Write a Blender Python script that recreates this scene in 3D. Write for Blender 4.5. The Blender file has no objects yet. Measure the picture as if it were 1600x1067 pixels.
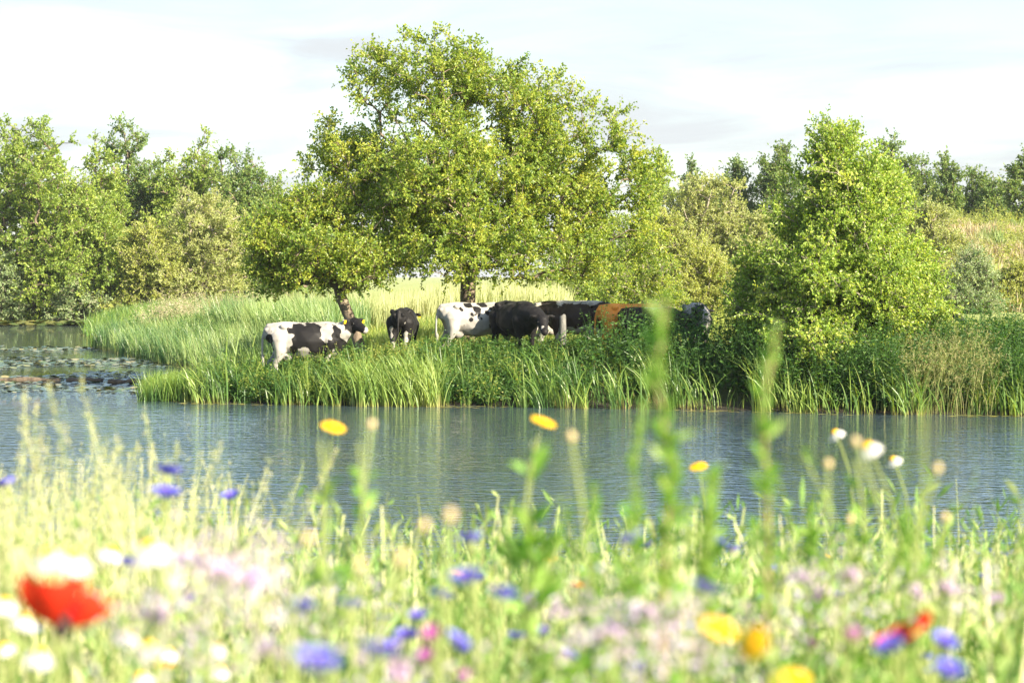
import bpy, math, random
import numpy as np
from mathutils import Vector, Matrix

R = math.radians
rng = np.random.default_rng(7)
random.seed(7)
SC = bpy.context.scene
COL = SC.collection

# ------------------------------------------------------------------ camera
F = 3556.0                      # focal length in pixels of the 1600 px wide photograph
HC, YH = 2.9, 430.0             # camera height above the water, horizon row
PITCH = math.atan((533.5 - YH) / F)
cam_d = bpy.data.cameras.new('camera')
cam = bpy.data.objects.new('camera', cam_d); COL.objects.link(cam)
cam.location = (0, 0, HC)
cam.rotation_euler = (R(90) - PITCH, 0, 0)
cam_d.sensor_width = 36; cam_d.lens = F * 36 / 1600
cam_d.clip_end = 6000; cam_d.clip_start = 0.05
cam_d.dof.use_dof = True
cam_d.dof.focus_distance = 53
cam_d.dof.aperture_fstop = 5.4
SC.camera = cam

# ------------------------------------------------------------------ light
SUN_AZ, SUN_EL = R(130), R(28)
w = bpy.data.worlds.new('World'); SC.world = w; w.use_nodes = True
nt = w.node_tree; nt.nodes.clear()
def N(nt, t, **k):
    n = nt.nodes.new(t)
    for a, b in k.items(): setattr(n, a, b)
    return n
L = lambda nt, a, b: nt.links.new(a, b)
out = N(nt, 'ShaderNodeOutputWorld'); bg = N(nt, 'ShaderNodeBackground')
sky = N(nt, 'ShaderNodeTexSky', sky_type='NISHITA', sun_disc=False, sun_elevation=SUN_EL, sun_rotation=SUN_AZ)
sky.air_density = 1.0; sky.dust_density = 0.6; sky.ozone_density = 1.4
tc = N(nt, 'ShaderNodeTexCoord'); sep = N(nt, 'ShaderNodeSeparateXYZ')
L(nt, tc.outputs['Generated'], sep.inputs[0])
addz = N(nt, 'ShaderNodeMath', operation='ADD'); addz.inputs[1].default_value = 0.12
L(nt, sep.outputs['Z'], addz.inputs[0])
dx = N(nt, 'ShaderNodeMath', operation='DIVIDE'); dy = N(nt, 'ShaderNodeMath', operation='DIVIDE')
L(nt, sep.outputs['X'], dx.inputs[0]); L(nt, addz.outputs[0], dx.inputs[1])
L(nt, sep.outputs['Y'], dy.inputs[0]); L(nt, addz.outputs[0], dy.inputs[1])
cmb = N(nt, 'ShaderNodeCombineXYZ'); L(nt, dx.outputs[0], cmb.inputs[0]); L(nt, dy.outputs[0], cmb.inputs[1])
cn = N(nt, 'ShaderNodeTexNoise'); cn.inputs['Scale'].default_value = 1.5; cn.inputs['Detail'].default_value = 6
cn.inputs['Roughness'].default_value = 0.55; cn.inputs['Distortion'].default_value = 0.6
L(nt, cmb.outputs[0], cn.inputs['Vector'])
cr = N(nt, 'ShaderNodeMapRange'); cr.inputs['From Min'].default_value = 0.32; cr.inputs['From Max'].default_value = 0.68
cr.interpolation_type = 'SMOOTHSTEP'
L(nt, cn.outputs['Fac'], cr.inputs['Value'])
# cloud cover thins with height: a white veil low down, bluer overhead
th = N(nt, 'ShaderNodeMapRange'); th.inputs['From Min'].default_value = 0.10; th.inputs['From Max'].default_value = 0.22
th.inputs['To Min'].default_value = 0.97; th.inputs['To Max'].default_value = 0.2
L(nt, sep.outputs['Z'], th.inputs['Value'])
th2 = N(nt, 'ShaderNodeMapRange'); th2.inputs['From Min'].default_value = 0.05; th2.inputs['From Max'].default_value = 0.2
th2.inputs['To Min'].default_value = 0.42; th2.inputs['To Max'].default_value = 0.0
L(nt, sep.outputs['Z'], th2.inputs['Value'])
cov = N(nt, 'ShaderNodeMapRange')
L(nt, cr.outputs[0], cov.inputs['Value']); L(nt, th2.outputs[0], cov.inputs['To Min']); L(nt, th.outputs[0], cov.inputs['To Max'])
mixc = N(nt, 'ShaderNodeMix', data_type='RGBA')
L(nt, cov.outputs[0], mixc.inputs['Factor']); L(nt, sky.outputs[0], mixc.inputs['A'])
mixc.inputs['B'].default_value = (3.05, 3.2, 3.32, 1)
L(nt, mixc.outputs['Result'], bg.inputs['Color']); bg.inputs['Strength'].default_value = 0.076
L(nt, bg.outputs[0], out.inputs[0])

sl = bpy.data.lights.new('sun', 'SUN'); sun = bpy.data.objects.new('sun', sl); COL.objects.link(sun)
sl.energy = 5.0; sl.angle = R(0.6); sl.color = (1.0, 0.89, 0.70)
sd = Vector((math.sin(SUN_AZ) * math.cos(SUN_EL), math.cos(SUN_AZ) * math.cos(SUN_EL), math.sin(SUN_EL)))
sun.rotation_euler = sd.to_track_quat('Z', 'Y').to_euler()
SC.view_settings.view_transform = 'Standard'; SC.view_settings.look = 'None'
SC.view_settings.gamma = 1; SC.view_settings.exposure = 1.82
SC.cycles.use_denoising = True
SC.cycles.max_bounces = 9; SC.cycles.diffuse_bounces = 6; SC.cycles.glossy_bounces = 3
SC.cycles.transmission_bounces = 4; SC.cycles.transparent_max_bounces = 4
SC.cycles.caustics_reflective = False; SC.cycles.caustics_refractive = False
SC.cycles.sample_clamp_indirect = 6

# ------------------------------------------------------------------ helpers
def at(px, py, d):
    """world point seen at photo pixel (px,py) at ground distance d"""
    return np.array([(px - 800) / F * d, d, HC - (py - YH) / F * d])

def tag(o, label=None, cat=None, group=None, kind=None):
    if label: o['label'] = label
    if cat: o['category'] = cat
    if group: o['group'] = group
    if kind: o['kind'] = kind
    return o

def empty(name, loc, rz=0.0):
    o = bpy.data.objects.new(name, None); COL.objects.link(o)
    o.location = loc; o.rotation_euler = (0, 0, rz); o.empty_display_size = 0.2
    return o

class MB:
    """collects quads and triangles with a per-vertex colour (random, height, random2)"""
    def __init__(s): s.V = []; s.C = []; s.Q = []; s.T = []; s.n = 0
    def add(s, V, Q=None, T=None, C=None):
        V = np.asarray(V, float).reshape(-1, 3)
        if C is None: C = np.full((len(V), 3), 0.5)
        s.V.append(V); s.C.append(np.asarray(C, float).reshape(-1, 3))
        if Q is not None and len(Q): s.Q.append(np.asarray(Q, int).reshape(-1, 4) + s.n)
        if T is not None and len(T): s.T.append(np.asarray(T, int).reshape(-1, 3) + s.n)
        s.n += len(V); return s
    def mesh(s, name, mats, smooth=False):
        V = np.concatenate(s.V); C = np.concatenate(s.C)
        Q = np.concatenate(s.Q) if s.Q else np.zeros((0, 4), int)
        T = np.concatenate(s.T) if s.T else np.zeros((0, 3), int)
        me = bpy.data.meshes.new(name)
        me.vertices.add(len(V)); me.vertices.foreach_set('co', V.astype(np.float32).ravel())
        nl = Q.size + T.size
        me.loops.add(nl); me.loops.foreach_set('vertex_index', np.concatenate([Q.ravel(), T.ravel()]).astype(np.int32))
        nf = len(Q) + len(T); me.polygons.add(nf)
        st = np.concatenate([np.arange(len(Q)) * 4, len(Q) * 4 + np.arange(len(T)) * 3]).astype(np.int32)
        me.polygons.foreach_set('loop_start', st)
        me.polygons.foreach_set('use_smooth', np.full(nf, smooth))
        me.update(calc_edges=True)
        a = me.color_attributes.new('vc', 'FLOAT_COLOR', 'POINT')
        a.data.foreach_set('color', np.concatenate([C, np.ones((len(C), 1))], 1).astype(np.float32).ravel())
        for m in (mats if isinstance(mats, (list, tuple)) else [mats]): me.materials.append(m)
        return me
    def build(s, name, mat, parent=None, smooth=False):
        o = bpy.data.objects.new(name, s.mesh(name, mat, smooth)); COL.objects.link(o)
        if parent is not None: o.parent = parent
        return o

def unit(v): return v / np.maximum(np.linalg.norm(v, axis=-1, keepdims=True), 1e-9)

def blades(mb, P, H, W, az, lean, droop=0.0, seg=4, c=None, taper=1.0, face=None):
    """curved ribbons. P (n,3) feet, H heights, W widths, az lean direction, lean 0..1"""
    n = len(P); H = np.broadcast_to(H, n); W = np.broadcast_to(W, n); lean = np.broadcast_to(lean, n); droop = np.broadcast_to(droop, n)
    t = np.linspace(0, 1, seg + 1)[None, :]
    d = np.stack([np.cos(az), np.sin(az)], 1)
    out = (lean * H)[:, None] * t ** 1.8
    z = H[:, None] * (t - (droop + 0.35 * lean)[:, None] * t ** 3)
    S = np.zeros((n, seg + 1, 3))
    S[..., :2] = P[:, None, :2] + d[:, None, :] * out[..., None]
    S[..., 2] = P[:, None, 2] + z
    yaw = (rng.uniform(0, 2 * math.pi, n) if face is None else face)
    side = np.stack([np.cos(yaw), np.sin(yaw), np.zeros(n)], 1)
    prof = (np.minimum(1, 0.6 + t * 1.6) * (1 - t ** 2.2 * taper) + 0.03) * 0.5
    off = side[:, None, :] * (W[:, None] * prof)[..., None]
    V = np.stack([S - off, S + off], 2).reshape(-1, 3)
    k = np.arange(n)[:, None] * (seg + 1) * 2 + np.arange(seg)[None, :] * 2
    Q = np.stack([k, k + 1, k + 3, k + 2], -1).reshape(-1, 4)
    if c is None: c = rng.uniform(0, 1, n)
    C = np.zeros((n, seg + 1, 2, 3)); C[..., 0] = c[:, None, None]; C[..., 1] = t[:, :, None]; C[..., 2] = rng.uniform(0, 1, n)[:, None, None]
    mb.add(V, Q, C=C.reshape(-1, 3))
    return S

def leaves(mb, P, D, Ln, Wd, c=None, fold=0.25, t=1.0):
    """folded diamond leaves from P along D"""
    n = len(P)
    if n == 0: return
    D = unit(D); r = rng.normal(size=(n, 3)) + np.array([0, 0, 0.6])
    side = unit(np.cross(D, r)); up = np.cross(side, D)
    Ln = np.broadcast_to(Ln, n)[:, None]; Wd = np.broadcast_to(Wd, n)[:, None]
    mid = P + D * Ln * 0.5 + up * Wd * fold
    tip = P + D * Ln
    V = np.stack([P, mid - side * Wd * 0.5, tip, mid + side * Wd * 0.5], 1).reshape(-1, 3)
    Q = (np.arange(n)[:, None] * 4 + np.arange(4)[None, :])
    if c is None: c = rng.uniform(0, 1, n)
    C = np.zeros((n, 4, 3)); C[..., 0] = c[:, None]; C[..., 1] = t; C[..., 2] = rng.uniform(0, 1, n)[:, None]
    mb.add(V, Q, C=C.reshape(-1, 3))

def tubes(mb, A, B, ra, rb, sides=5, c=0.5):
    """truncated cones between A and B"""
    n = len(A)
    if n == 0: return
    A = np.asarray(A, float); B = np.asarray(B, float)
    d = unit(B - A); ref = np.where(np.abs(d[:, 2:3]) > 0.9, np.array([[1., 0, 0]]), np.array([[0, 0, 1.]]))
    u = unit(np.cross(d, ref)); v = np.cross(d, u)
    a = np.linspace(0, 2 * math.pi, sides, endpoint=False)
    ring = u[:, None, :] * np.cos(a)[None, :, None] + v[:, None, :] * np.sin(a)[None, :, None]
    ra = np.broadcast_to(ra, n)[:, None, None]; rb = np.broadcast_to(rb, n)[:, None, None]
    V = np.concatenate([A[:, None, :] + ring * ra, B[:, None, :] + ring * rb], 1).reshape(-1, 3)
    k = np.arange(n)[:, None] * 2 * sides; i = np.arange(sides)[None, :]; j = (i + 1) % sides
    Q = np.stack([k + i, k + j, k + sides + j, k + sides + i], -1).reshape(-1, 4)
    C = np.full((len(V), 3), c)
    mb.add(V, Q, C=C)

def snoise(x, y, s=1.0, seed=0):
    r = np.random.default_rng(seed); v = 0
    for k in range(5):
        a = r.uniform(0, 2 * math.pi); f = s * (1.0 + 0.9 * k) * r.uniform(0.8, 1.2); p = r.uniform(0, 6.28)
        v = v + np.sin((x * math.cos(a) + y * math.sin(a)) * f + p + 1.3 * np.sin((y * math.cos(a) - x * math.sin(a)) * f * 0.6 + p)) / (1 + 0.5 * k)
    return v / 3.0

def sstep(a, b, x):
    t = np.clip((x - a) / (b - a), 0, 1); return t * t * (3 - 2 * t)

# ------------------------------------------------------------------ materials
def mat_new(name):
    m = bpy.data.materials.new(name); m.use_nodes = True; m.node_tree.nodes.clear(); return m

def ramp(nt, cols):
    r = N(nt, 'ShaderNodeValToRGB'); e = r.color_ramp.elements
    while len(e) < len(cols): e.new(0.5)
    for i, c in enumerate(cols):
        e[i].position = i / (len(cols) - 1); e[i].color = (*c, 1)
    return r

def leaf_mat(name, cols, base=None, base_t=0.3, transl=0.35, rough=0.5, spec=0.4, big=None, tcol=None):
    """cols: colour by leaf; base: colour at the foot of the blade; big: (colour, scale) drifting tint"""
    m = mat_new(name); nt = m.node_tree
    o = N(nt, 'ShaderNodeOutputMaterial'); at_ = N(nt, 'ShaderNodeAttribute', attribute_name='vc')
    s = N(nt, 'ShaderNodeSeparateColor'); L(nt, at_.outputs['Color'], s.inputs[0])
    r = ramp(nt, cols); L(nt, s.outputs['Red'], r.inputs[0]); c = r.outputs[0]
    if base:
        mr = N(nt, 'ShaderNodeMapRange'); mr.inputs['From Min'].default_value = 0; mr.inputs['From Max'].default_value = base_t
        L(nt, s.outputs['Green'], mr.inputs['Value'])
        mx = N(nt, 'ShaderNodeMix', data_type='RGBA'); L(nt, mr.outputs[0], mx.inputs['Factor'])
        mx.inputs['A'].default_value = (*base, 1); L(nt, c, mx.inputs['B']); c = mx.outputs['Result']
    if big:
        g = N(nt, 'ShaderNodeNewGeometry'); no = N(nt, 'ShaderNodeTexNoise'); no.inputs['Scale'].default_value = big[1]; no.inputs['Detail'].default_value = 2
        L(nt, g.outputs['Position'], no.inputs['Vector'])
        mr = N(nt, 'ShaderNodeMapRange'); mr.inputs['From Min'].default_value = 0.48; mr.inputs['From Max'].default_value = 0.62
        L(nt, no.outputs['Fac'], mr.inputs['Value'])
        mx = N(nt, 'ShaderNodeMix', data_type='RGBA'); L(nt, mr.outputs[0], mx.inputs['Factor'])
        L(nt, c, mx.inputs['A']); mx.inputs['B'].default_value = (*big[0], 1); c = mx.outputs['Result']
    p = N(nt, 'ShaderNodeBsdfPrincipled'); p.inputs['Roughness'].default_value = rough; p.inputs['Specular IOR Level'].default_value = spec
    L(nt, c, p.inputs['Base Color'])
    tr = N(nt, 'ShaderNodeBsdfTranslucent')
    hs = N(nt, 'ShaderNodeMix', data_type='RGBA', blend_type='MULTIPLY'); hs.inputs['Factor'].default_value = 1
    L(nt, c, hs.inputs['A']); hs.inputs['B'].default_value = (*(tcol or (1.9, 1.75, 0.7)), 1)
    L(nt, hs.outputs['Result'], tr.inputs['Color'])
    ms = N(nt, 'ShaderNodeMixShader'); ms.inputs[0].default_value = transl
    L(nt, p.outputs[0], ms.inputs[1]); L(nt, tr.outputs[0], ms.inputs[2]); L(nt, ms.outputs[0], o.inputs[0])
    return m

def bark_mat(name, c1, c2, scale=8):
    m = mat_new(name); nt = m.node_tree
    o = N(nt, 'ShaderNodeOutputMaterial'); p = N(nt, 'ShaderNodeBsdfPrincipled'); p.inputs['Roughness'].default_value = 0.9
    t = N(nt, 'ShaderNodeTexCoord'); mp = N(nt, 'ShaderNodeMapping'); mp.inputs['Scale'].default_value = (1, 1, 0.25)
    no = N(nt, 'ShaderNodeTexNoise'); no.inputs['Scale'].default_value = scale; no.inputs['Detail'].default_value = 6; no.inputs['Roughness'].default_value = 0.7
    L(nt, t.outputs['Object'], mp.inputs[0]); L(nt, mp.outputs[0], no.inputs['Vector'])
    r = ramp(nt, [c1, c2]); r.color_ramp.elements[0].position = 0.35; r.color_ramp.elements[1].position = 0.65
    L(nt, no.outputs['Fac'], r.inputs[0]); L(nt, r.outputs[0], p.inputs['Base Color'])
    b = N(nt, 'ShaderNodeBump'); b.inputs['Strength'].default_value = 0.8; b.inputs['Distance'].default_value = 0.03
    L(nt, no.outputs['Fac'], b.inputs['Height']); L(nt, b.outputs[0], p.inputs['Normal']); L(nt, p.outputs[0], o.inputs[0])
    return m

def petal_mat(name, cols, transl=0.35, tcol=(1.2, 1.1, 1.0), rough=0.6):
    return leaf_mat(name, cols, transl=transl, rough=rough, spec=0.2, tcol=tcol)

M = {}
M['oak'] = leaf_mat('oak_leaf', [(.095, .175, .027), (.19, .28, .04), (.33, .39, .06), (.44, .44, .075)], transl=.45, rough=.42, spec=.5)
M['alder'] = leaf_mat('alder_leaf', [(.12, .21, .03), (.26, .37, .06), (.50, .54, .14)], transl=.44, rough=.42, spec=.4)
M['far1'] = leaf_mat('far_tree_leaf', [(.12, .20, .035), (.24, .33, .06), (.40, .46, .10)], transl=.45, rough=.45, spec=.5)
M['far2'] = leaf_mat('far_dark_leaf', [(.08, .15, .04), (.15, .23, .06), (.27, .33, .09)], transl=.4, rough=.5, spec=.4)
M['willow'] = leaf_mat('willow_leaf', [(.20, .25, .08), (.33, .37, .13), (.46, .48, .22)], transl=.4, rough=.5, spec=.4)
M['olive'] = leaf_mat('scrub_leaf', [(.17, .22, .05), (.31, .35, .08), (.44, .45, .14)], transl=.4, rough=.5)
M['greyleaf'] = leaf_mat('grey_willow_leaf', [(.14, .21, .09), (.24, .32, .15), (.40, .45, .26)], transl=.36, rough=.45)
M['blush'] = leaf_mat('dry_scrub_leaf', [(.30, .28, .12), (.42, .34, .18), (.54, .46, .28)], transl=.3, rough=.6)
M['bark'] = bark_mat('oak_bark', (.07, .05, .035), (.24, .19, .13), 9)
M['barkp'] = bark_mat('pale_bark', (.16, .13, .10), (.38, .33, .26), 9)
M['reed'] = leaf_mat('reed_blade', [(.07, .15, .03), (.13, .23, .045), (.22, .30, .06), (.33, .37, .11)], base=(.36, .30, .12), base_t=.2, transl=.35, rough=.4, spec=.5, big=((.07, .15, .035), .9))
M['reedb'] = leaf_mat('blue_reed_blade', [(.09, .17, .04), (.16, .26, .075), (.28, .36, .13), (.40, .44, .2)], base=(.3, .28, .11), base_t=.2, transl=.33, rough=.4, spec=.5, big=((.07, .15, .05), .45))
M['paler'] = leaf_mat('dry_reed', [(.26, .32, .12), (.38, .41, .20), (.50, .48, .28)], base=(.34, .34, .14), transl=.3, rough=.55)
M['reedp'] = leaf_mat('reed_painted_sunlight', [(.12, .22, .05), (.20, .30, .07), (.32, .38, .12)], base=(.38, .33, .13), base_t=.3, transl=.35, rough=.4)  # lighter copy of the reed colours, with the sunlight put into the colour
M['straw'] = leaf_mat('straw_grass', [(.24, .28, .12), (.36, .31, .19), (.44, .36, .26), (.30, .33, .15)], transl=.35, rough=.6, big=((.20, .28, .09), .15))
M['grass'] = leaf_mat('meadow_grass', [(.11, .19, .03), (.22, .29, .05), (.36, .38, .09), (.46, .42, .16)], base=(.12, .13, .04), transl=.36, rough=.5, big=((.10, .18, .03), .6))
M['nettle'] = leaf_mat('nettle_leaf', [(.03, .085, .018), (.06, .14, .024), (.13, .22, .04)], transl=.38, rough=.5)
M['dock'] = leaf_mat('tall_grass_flower', [(.14, .22, .06), (.24, .27, .09), (.42, .36, .19)], transl=.3, rough=.7)
M['pink'] = leaf_mat('pink_weed_flower', [(.22, .28, .10), (.38, .34, .22), (.52, .38, .34)], transl=.3, rough=.7)
M['fore'] = leaf_mat('foreground_stem', [(.07, .15, .035), (.22, .32, .085), (.44, .48, .20), (.64, .60, .38)], base=(.16, .22, .05), base_t=.35, transl=.40, rough=.5, tcol=(1.5, 1.45, .8))
M['forel'] = leaf_mat('foreground_leaf', [(.06, .15, .03), (.18, .31, .075), (.42, .48, .20)], transl=.42, rough=.5, tcol=(1.5, 1.45, .7))
M['seed'] = leaf_mat('grass_seed_head', [(.32, .38, .16), (.46, .47, .24), (.58, .53, .34)], transl=.35, rough=.6, tcol=(1.2, 1.15, .8))
M['mauve'] = leaf_mat('mauve_flower_haze', [(.5, .38, .44), (.58, .48, .52), (.5, .48, .66)], transl=.35, rough=.7, tcol=(1.2, 1.1, 1.1))
M['blue'] = petal_mat('cornflower_petal', [(.11, .11, .60), (.20, .20, .74), (.34, .35, .82)])
M['bluec'] = petal_mat('cornflower_centre', [(.16, .07, .42), (.25, .12, .5)])
M['lilac'] = petal_mat('lilac_petal', [(.42, .32, .60), (.56, .42, .66), (.66, .48, .58)])
M['magenta'] = petal_mat('magenta_petal', [(.42, .05, .36), (.60, .10, .52), (.62, .2, .62)])
M['plum'] = petal_mat('plum_petal', [(.17, .02, .14), (.28, .03, .22)])
M['white'] = petal_mat('daisy_petal', [(.62, .61, .57), (.70, .69, .66)], transl=.2, tcol=(1, 1, 1))
M['yellow'] = petal_mat('yellow_petal', [(.80, .48, .01), (.86, .58, .02)], tcol=(1.1, 1.05, .8))
M['cream'] = petal_mat('cream_petal', [(.82, .74, .34), (.86, .80, .45)], tcol=(1.1, 1.05, .8))
M['disc'] = petal_mat('daisy_centre', [(.78, .42, .01), (.85, .52, .02)], transl=.05)
M['orange'] = petal_mat('orange_petal', [(.82, .22, .02), (.86, .3, .03)])
M['red'] = petal_mat('poppy_petal', [(.74, .012, .006), (.84, .05, .02)], transl=.42, tcol=(1.15, 2.2, 1.6))
M['dark'] = petal_mat('poppy_centre', [(.02, .012, .02), (.05, .04, .03)], transl=0)
M['bud'] = petal_mat('bud_tip', [(.60, .50, .24), (.72, .56, .36)], transl=.25)

def cow_mat(name, c0, c1):
    m = mat_new(name); nt = m.node_tree
    o = N(nt, 'ShaderNodeOutputMaterial'); a = N(nt, 'ShaderNodeAttribute', attribute_name='patch')
    t = N(nt, 'ShaderNodeTexCoord'); no = N(nt, 'ShaderNodeTexNoise'); no.inputs['Scale'].default_value = 9; no.inputs['Detail'].default_value = 3
    L(nt, t.outputs['Object'], no.inputs['Vector'])
    ma = N(nt, 'ShaderNodeMath', operation='MULTIPLY_ADD'); ma.inputs[1].default_value = 0.10; L(nt, no.outputs['Fac'], ma.inputs[0]); L(nt, a.outputs['Fac'], ma.inputs[2])
    mr = N(nt, 'ShaderNodeMapRange'); mr.inputs['From Min'].default_value = 0.045; mr.inputs['From Max'].default_value = 0.06; L(nt, ma.outputs[0], mr.inputs['Value'])
    n2 = N(nt, 'ShaderNodeTexNoise'); n2.inputs['Scale'].default_value = 3; n2.inputs['Detail'].default_value = 5; L(nt, t.outputs['Object'], n2.inputs['Vector'])
    m2 = N(nt, 'ShaderNodeMapRange'); m2.inputs['From Min'].default_value = .35; m2.inputs['From Max'].default_value = .65; m2.inputs['To Min'].default_value = 0.62; m2.inputs['To Max'].default_value = 1.12; L(nt, n2.outputs['Fac'], m2.inputs['Value'])
    mx = N(nt, 'ShaderNodeMix', data_type='RGBA'); mx.inputs['A'].default_value = (*c0, 1); mx.inputs['B'].default_value = (*c1, 1); L(nt, mr.outputs[0], mx.inputs['Factor'])
    mm = N(nt, 'ShaderNodeMix', data_type='RGBA', blend_type='MULTIPLY'); mm.inputs['Factor'].default_value = 1; L(nt, mx.outputs['Result'], mm.inputs['A']); L(nt, m2.outputs[0], mm.inputs['B'])
    p = N(nt, 'ShaderNodeBsdfPrincipled'); p.inputs['Roughness'].default_value = 0.62; p.inputs['Specular IOR Level'].default_value = 0.2
    p.inputs['Sheen Weight'].default_value = 0.03
    L(nt, mm.outputs['Result'], p.inputs['Base Color']); L(nt, p.outputs[0], o.inputs[0])
    return m
M['cow_bw'] = cow_mat('cow_coat', (.36, .335, .30), (.008, .007, .007))
M['cow_br'] = cow_mat('cow_brown_coat', (.42, .39, .34), (.035, .024, .018))
M['cow_or'] = cow_mat('cow_ginger_coat', (.50, .42, .34), (.84, .31, .05))

def plain(name, c, rough=.6):
    m = mat_new(name); nt = m.node_tree; o = N(nt, 'ShaderNodeOutputMaterial'); p = N(nt, 'ShaderNodeBsdfPrincipled')
    no = N(nt, 'ShaderNodeTexNoise'); no.inputs['Scale'].default_value = 20; mr = N(nt, 'ShaderNodeMapRange'); mr.inputs['To Min'].default_value = .7; mr.inputs['To Max'].default_value = 1.2
    L(nt, no.outputs['Fac'], mr.inputs['Value']); mm = N(nt, 'ShaderNodeMix', data_type='RGBA', blend_type='MULTIPLY'); mm.inputs['Factor'].default_value = 1
    mm.inputs['A'].default_value = (*c, 1); L(nt, mr.outputs[0], mm.inputs['B']); L(nt, mm.outputs['Result'], p.inputs['Base Color'])
    p.inputs['Roughness'].default_value = rough; L(nt, p.outputs[0], o.inputs[0]); return m
M['eye'] = plain('cow_eye', (.01, .008, .006), .2)
M['tag'] = plain('ear_tag_plastic', (.8, .55, .02), .4)
M['post'] = bark_mat('weathered_wood', (.07, .07, .06), (.20, .19, .17), 14)
M['log'] = bark_mat('wet_log', (.04, .03, .02), (.16, .12, .08), 5)

# ------------------------------------------------------------------ ground and water
SHORE = np.array([(300, 38), (40, 44.5), (10.5, 46.9), (8, 47.3), (4.8, 48.6), (0, 50.1), (-3.55, 50.5), (-7.0, 51.6), (-7.6, 53.2),
                  (-7.7, 57.5), (-7.6, 63), (-9.3, 69), (-11.5, 74.5), (-16.2, 89.7), (-20.8, 112), (-22.6, 131), (-25, 139), (-31.8, 142), (-90, 148), (-900, 160), (-900, 2500), (900, 2500), (900, 38)], float)

def shore_dist(X, Y):
    """positive inside the far land"""
    X = np.asarray(X, float); Y = np.asarray(Y, float); sh = X.shape; X = X.ravel(); Y = Y.ravel()
    best = np.full(len(X), 1e9); ins = np.zeros(len(X), bool)
    for i in range(len(SHORE)):
        a = SHORE[i]; b = SHORE[(i + 1) % len(SHORE)]; e = b - a
        t = np.clip(((X - a[0]) * e[0] + (Y - a[1]) * e[1]) / (e @ e), 0, 1)
        best = np.minimum(best, np.hypot(X - a[0] - t * e[0], Y - a[1] - t * e[1]))
        c = (a[1] > Y) != (b[1] > Y)
        with np.errstate(divide='ignore', invalid='ignore'):
            xi = a[0] + (Y - a[1]) * e[0] / (e[1] if e[1] else 1e-9)
        ins ^= c & (X < xi)
    return np.where(ins, best, -best).reshape(sh)

def ground(X, Y):
    X = np.asarray(X, float); Y = np.asarray(Y, float)
    d = shore_dist(X, Y) + 0.10 * snoise(X, Y, 1.1, 3)
    plat = 0.45 + 0.45 * sstep(-5.0, -2.0, X)
    far = np.where(d > 0, -.05 + .10 * sstep(0, .5, d) + (plat - .05) * sstep(0.3, 3.4, d), np.maximum(-0.9, -0.04 + 0.5 * d))
    far = far + sstep(124, 158, Y) * sstep(0, 26, X) * 5.0 * (d > 0) + 0.05 * snoise(X, Y, .7, 5) * sstep(0, 2, d)
    near = 2.1 - 0.125 * Y + 0.02 * snoise(X, Y, 2.0, 9)
    return np.maximum(np.maximum(far, near), -0.9)
def gz(x, y): return float(ground(np.array([x]), np.array([y]))[0])

ys = np.concatenate([np.arange(-8, 18, .5), np.arange(18, 44, 2), np.arange(44, 100, .7), np.arange(100, 200, 3), np.geomspace(200, 2400, 18)])
xs_ = np.concatenate([np.arange(0, 30, .7), np.arange(30, 80, 3), np.geomspace(80, 880, 14)]); xs = np.concatenate([-xs_[:0:-1], xs_])
GX, GY = np.meshgrid(xs, ys); GZ = ground(GX, GY)
nx, ny = len(xs), len(ys); ii, jj = np.meshgrid(np.arange(nx - 1), np.arange(ny - 1)); k = (jj * nx + ii).ravel()
gm = mat_new('ground_soil_and_grass'); nt = gm.node_tree
o = N(nt, 'ShaderNodeOutputMaterial'); p = N(nt, 'ShaderNodeBsdfPrincipled'); p.inputs['Roughness'].default_value = 1
g = N(nt, 'ShaderNodeNewGeometry'); no = N(nt, 'ShaderNodeTexNoise'); no.inputs['Scale'].default_value = .35; no.inputs['Detail'].default_value = 8
L(nt, g.outputs['Position'], no.inputs['Vector']); r = ramp(nt, [(.05, .06, .02), (.15, .17, .04), (.28, .27, .09)]); r.color_ramp.elements[0].position = .3; r.color_ramp.elements[2].position = .7
L(nt, no.outputs['Fac'], r.inputs[0])
s = N(nt, 'ShaderNodeSeparateXYZ'); L(nt, g.outputs['Position'], s.inputs[0])
mr = N(nt, 'ShaderNodeMapRange'); mr.inputs['From Min'].default_value = 80; mr.inputs['From Max'].default_value = 95; L(nt, s.outputs['Y'], mr.inputs['Value'])
mx = N(nt, 'ShaderNodeMix', data_type='RGBA'); L(nt, mr.outputs[0], mx.inputs['Factor']); L(nt, r.outputs[0], mx.inputs['A'])
r2 = ramp(nt, [(.20, .25, .05), (.34, .36, .10)]); L(nt, no.outputs['Fac'], r2.inputs[0]); L(nt, r2.outputs[0], mx.inputs['B'])
mz = N(nt, 'ShaderNodeMapRange'); mz.inputs['From Min'].default_value = .05; mz.inputs['From Max'].default_value = .45; L(nt, s.outputs['Z'], mz.inputs['Value'])
my = N(nt, 'ShaderNodeMix', data_type='RGBA'); my.inputs['A'].default_value = (.022, .018, .01, 1); L(nt, mz.outputs[0], my.inputs['Factor']); L(nt, mx.outputs['Result'], my.inputs['B'])
L(nt, my.outputs['Result'], p.inputs['Base Color']); L(nt, p.outputs[0], o.inputs[0])
mb = MB(); mb.add(np.stack([GX, GY, GZ], -1).reshape(-1, 3), np.stack([k, k + 1, k + nx + 1, k + nx], -1))
tag(mb.build('ground', gm, smooth=True), kind='structure')

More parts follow.
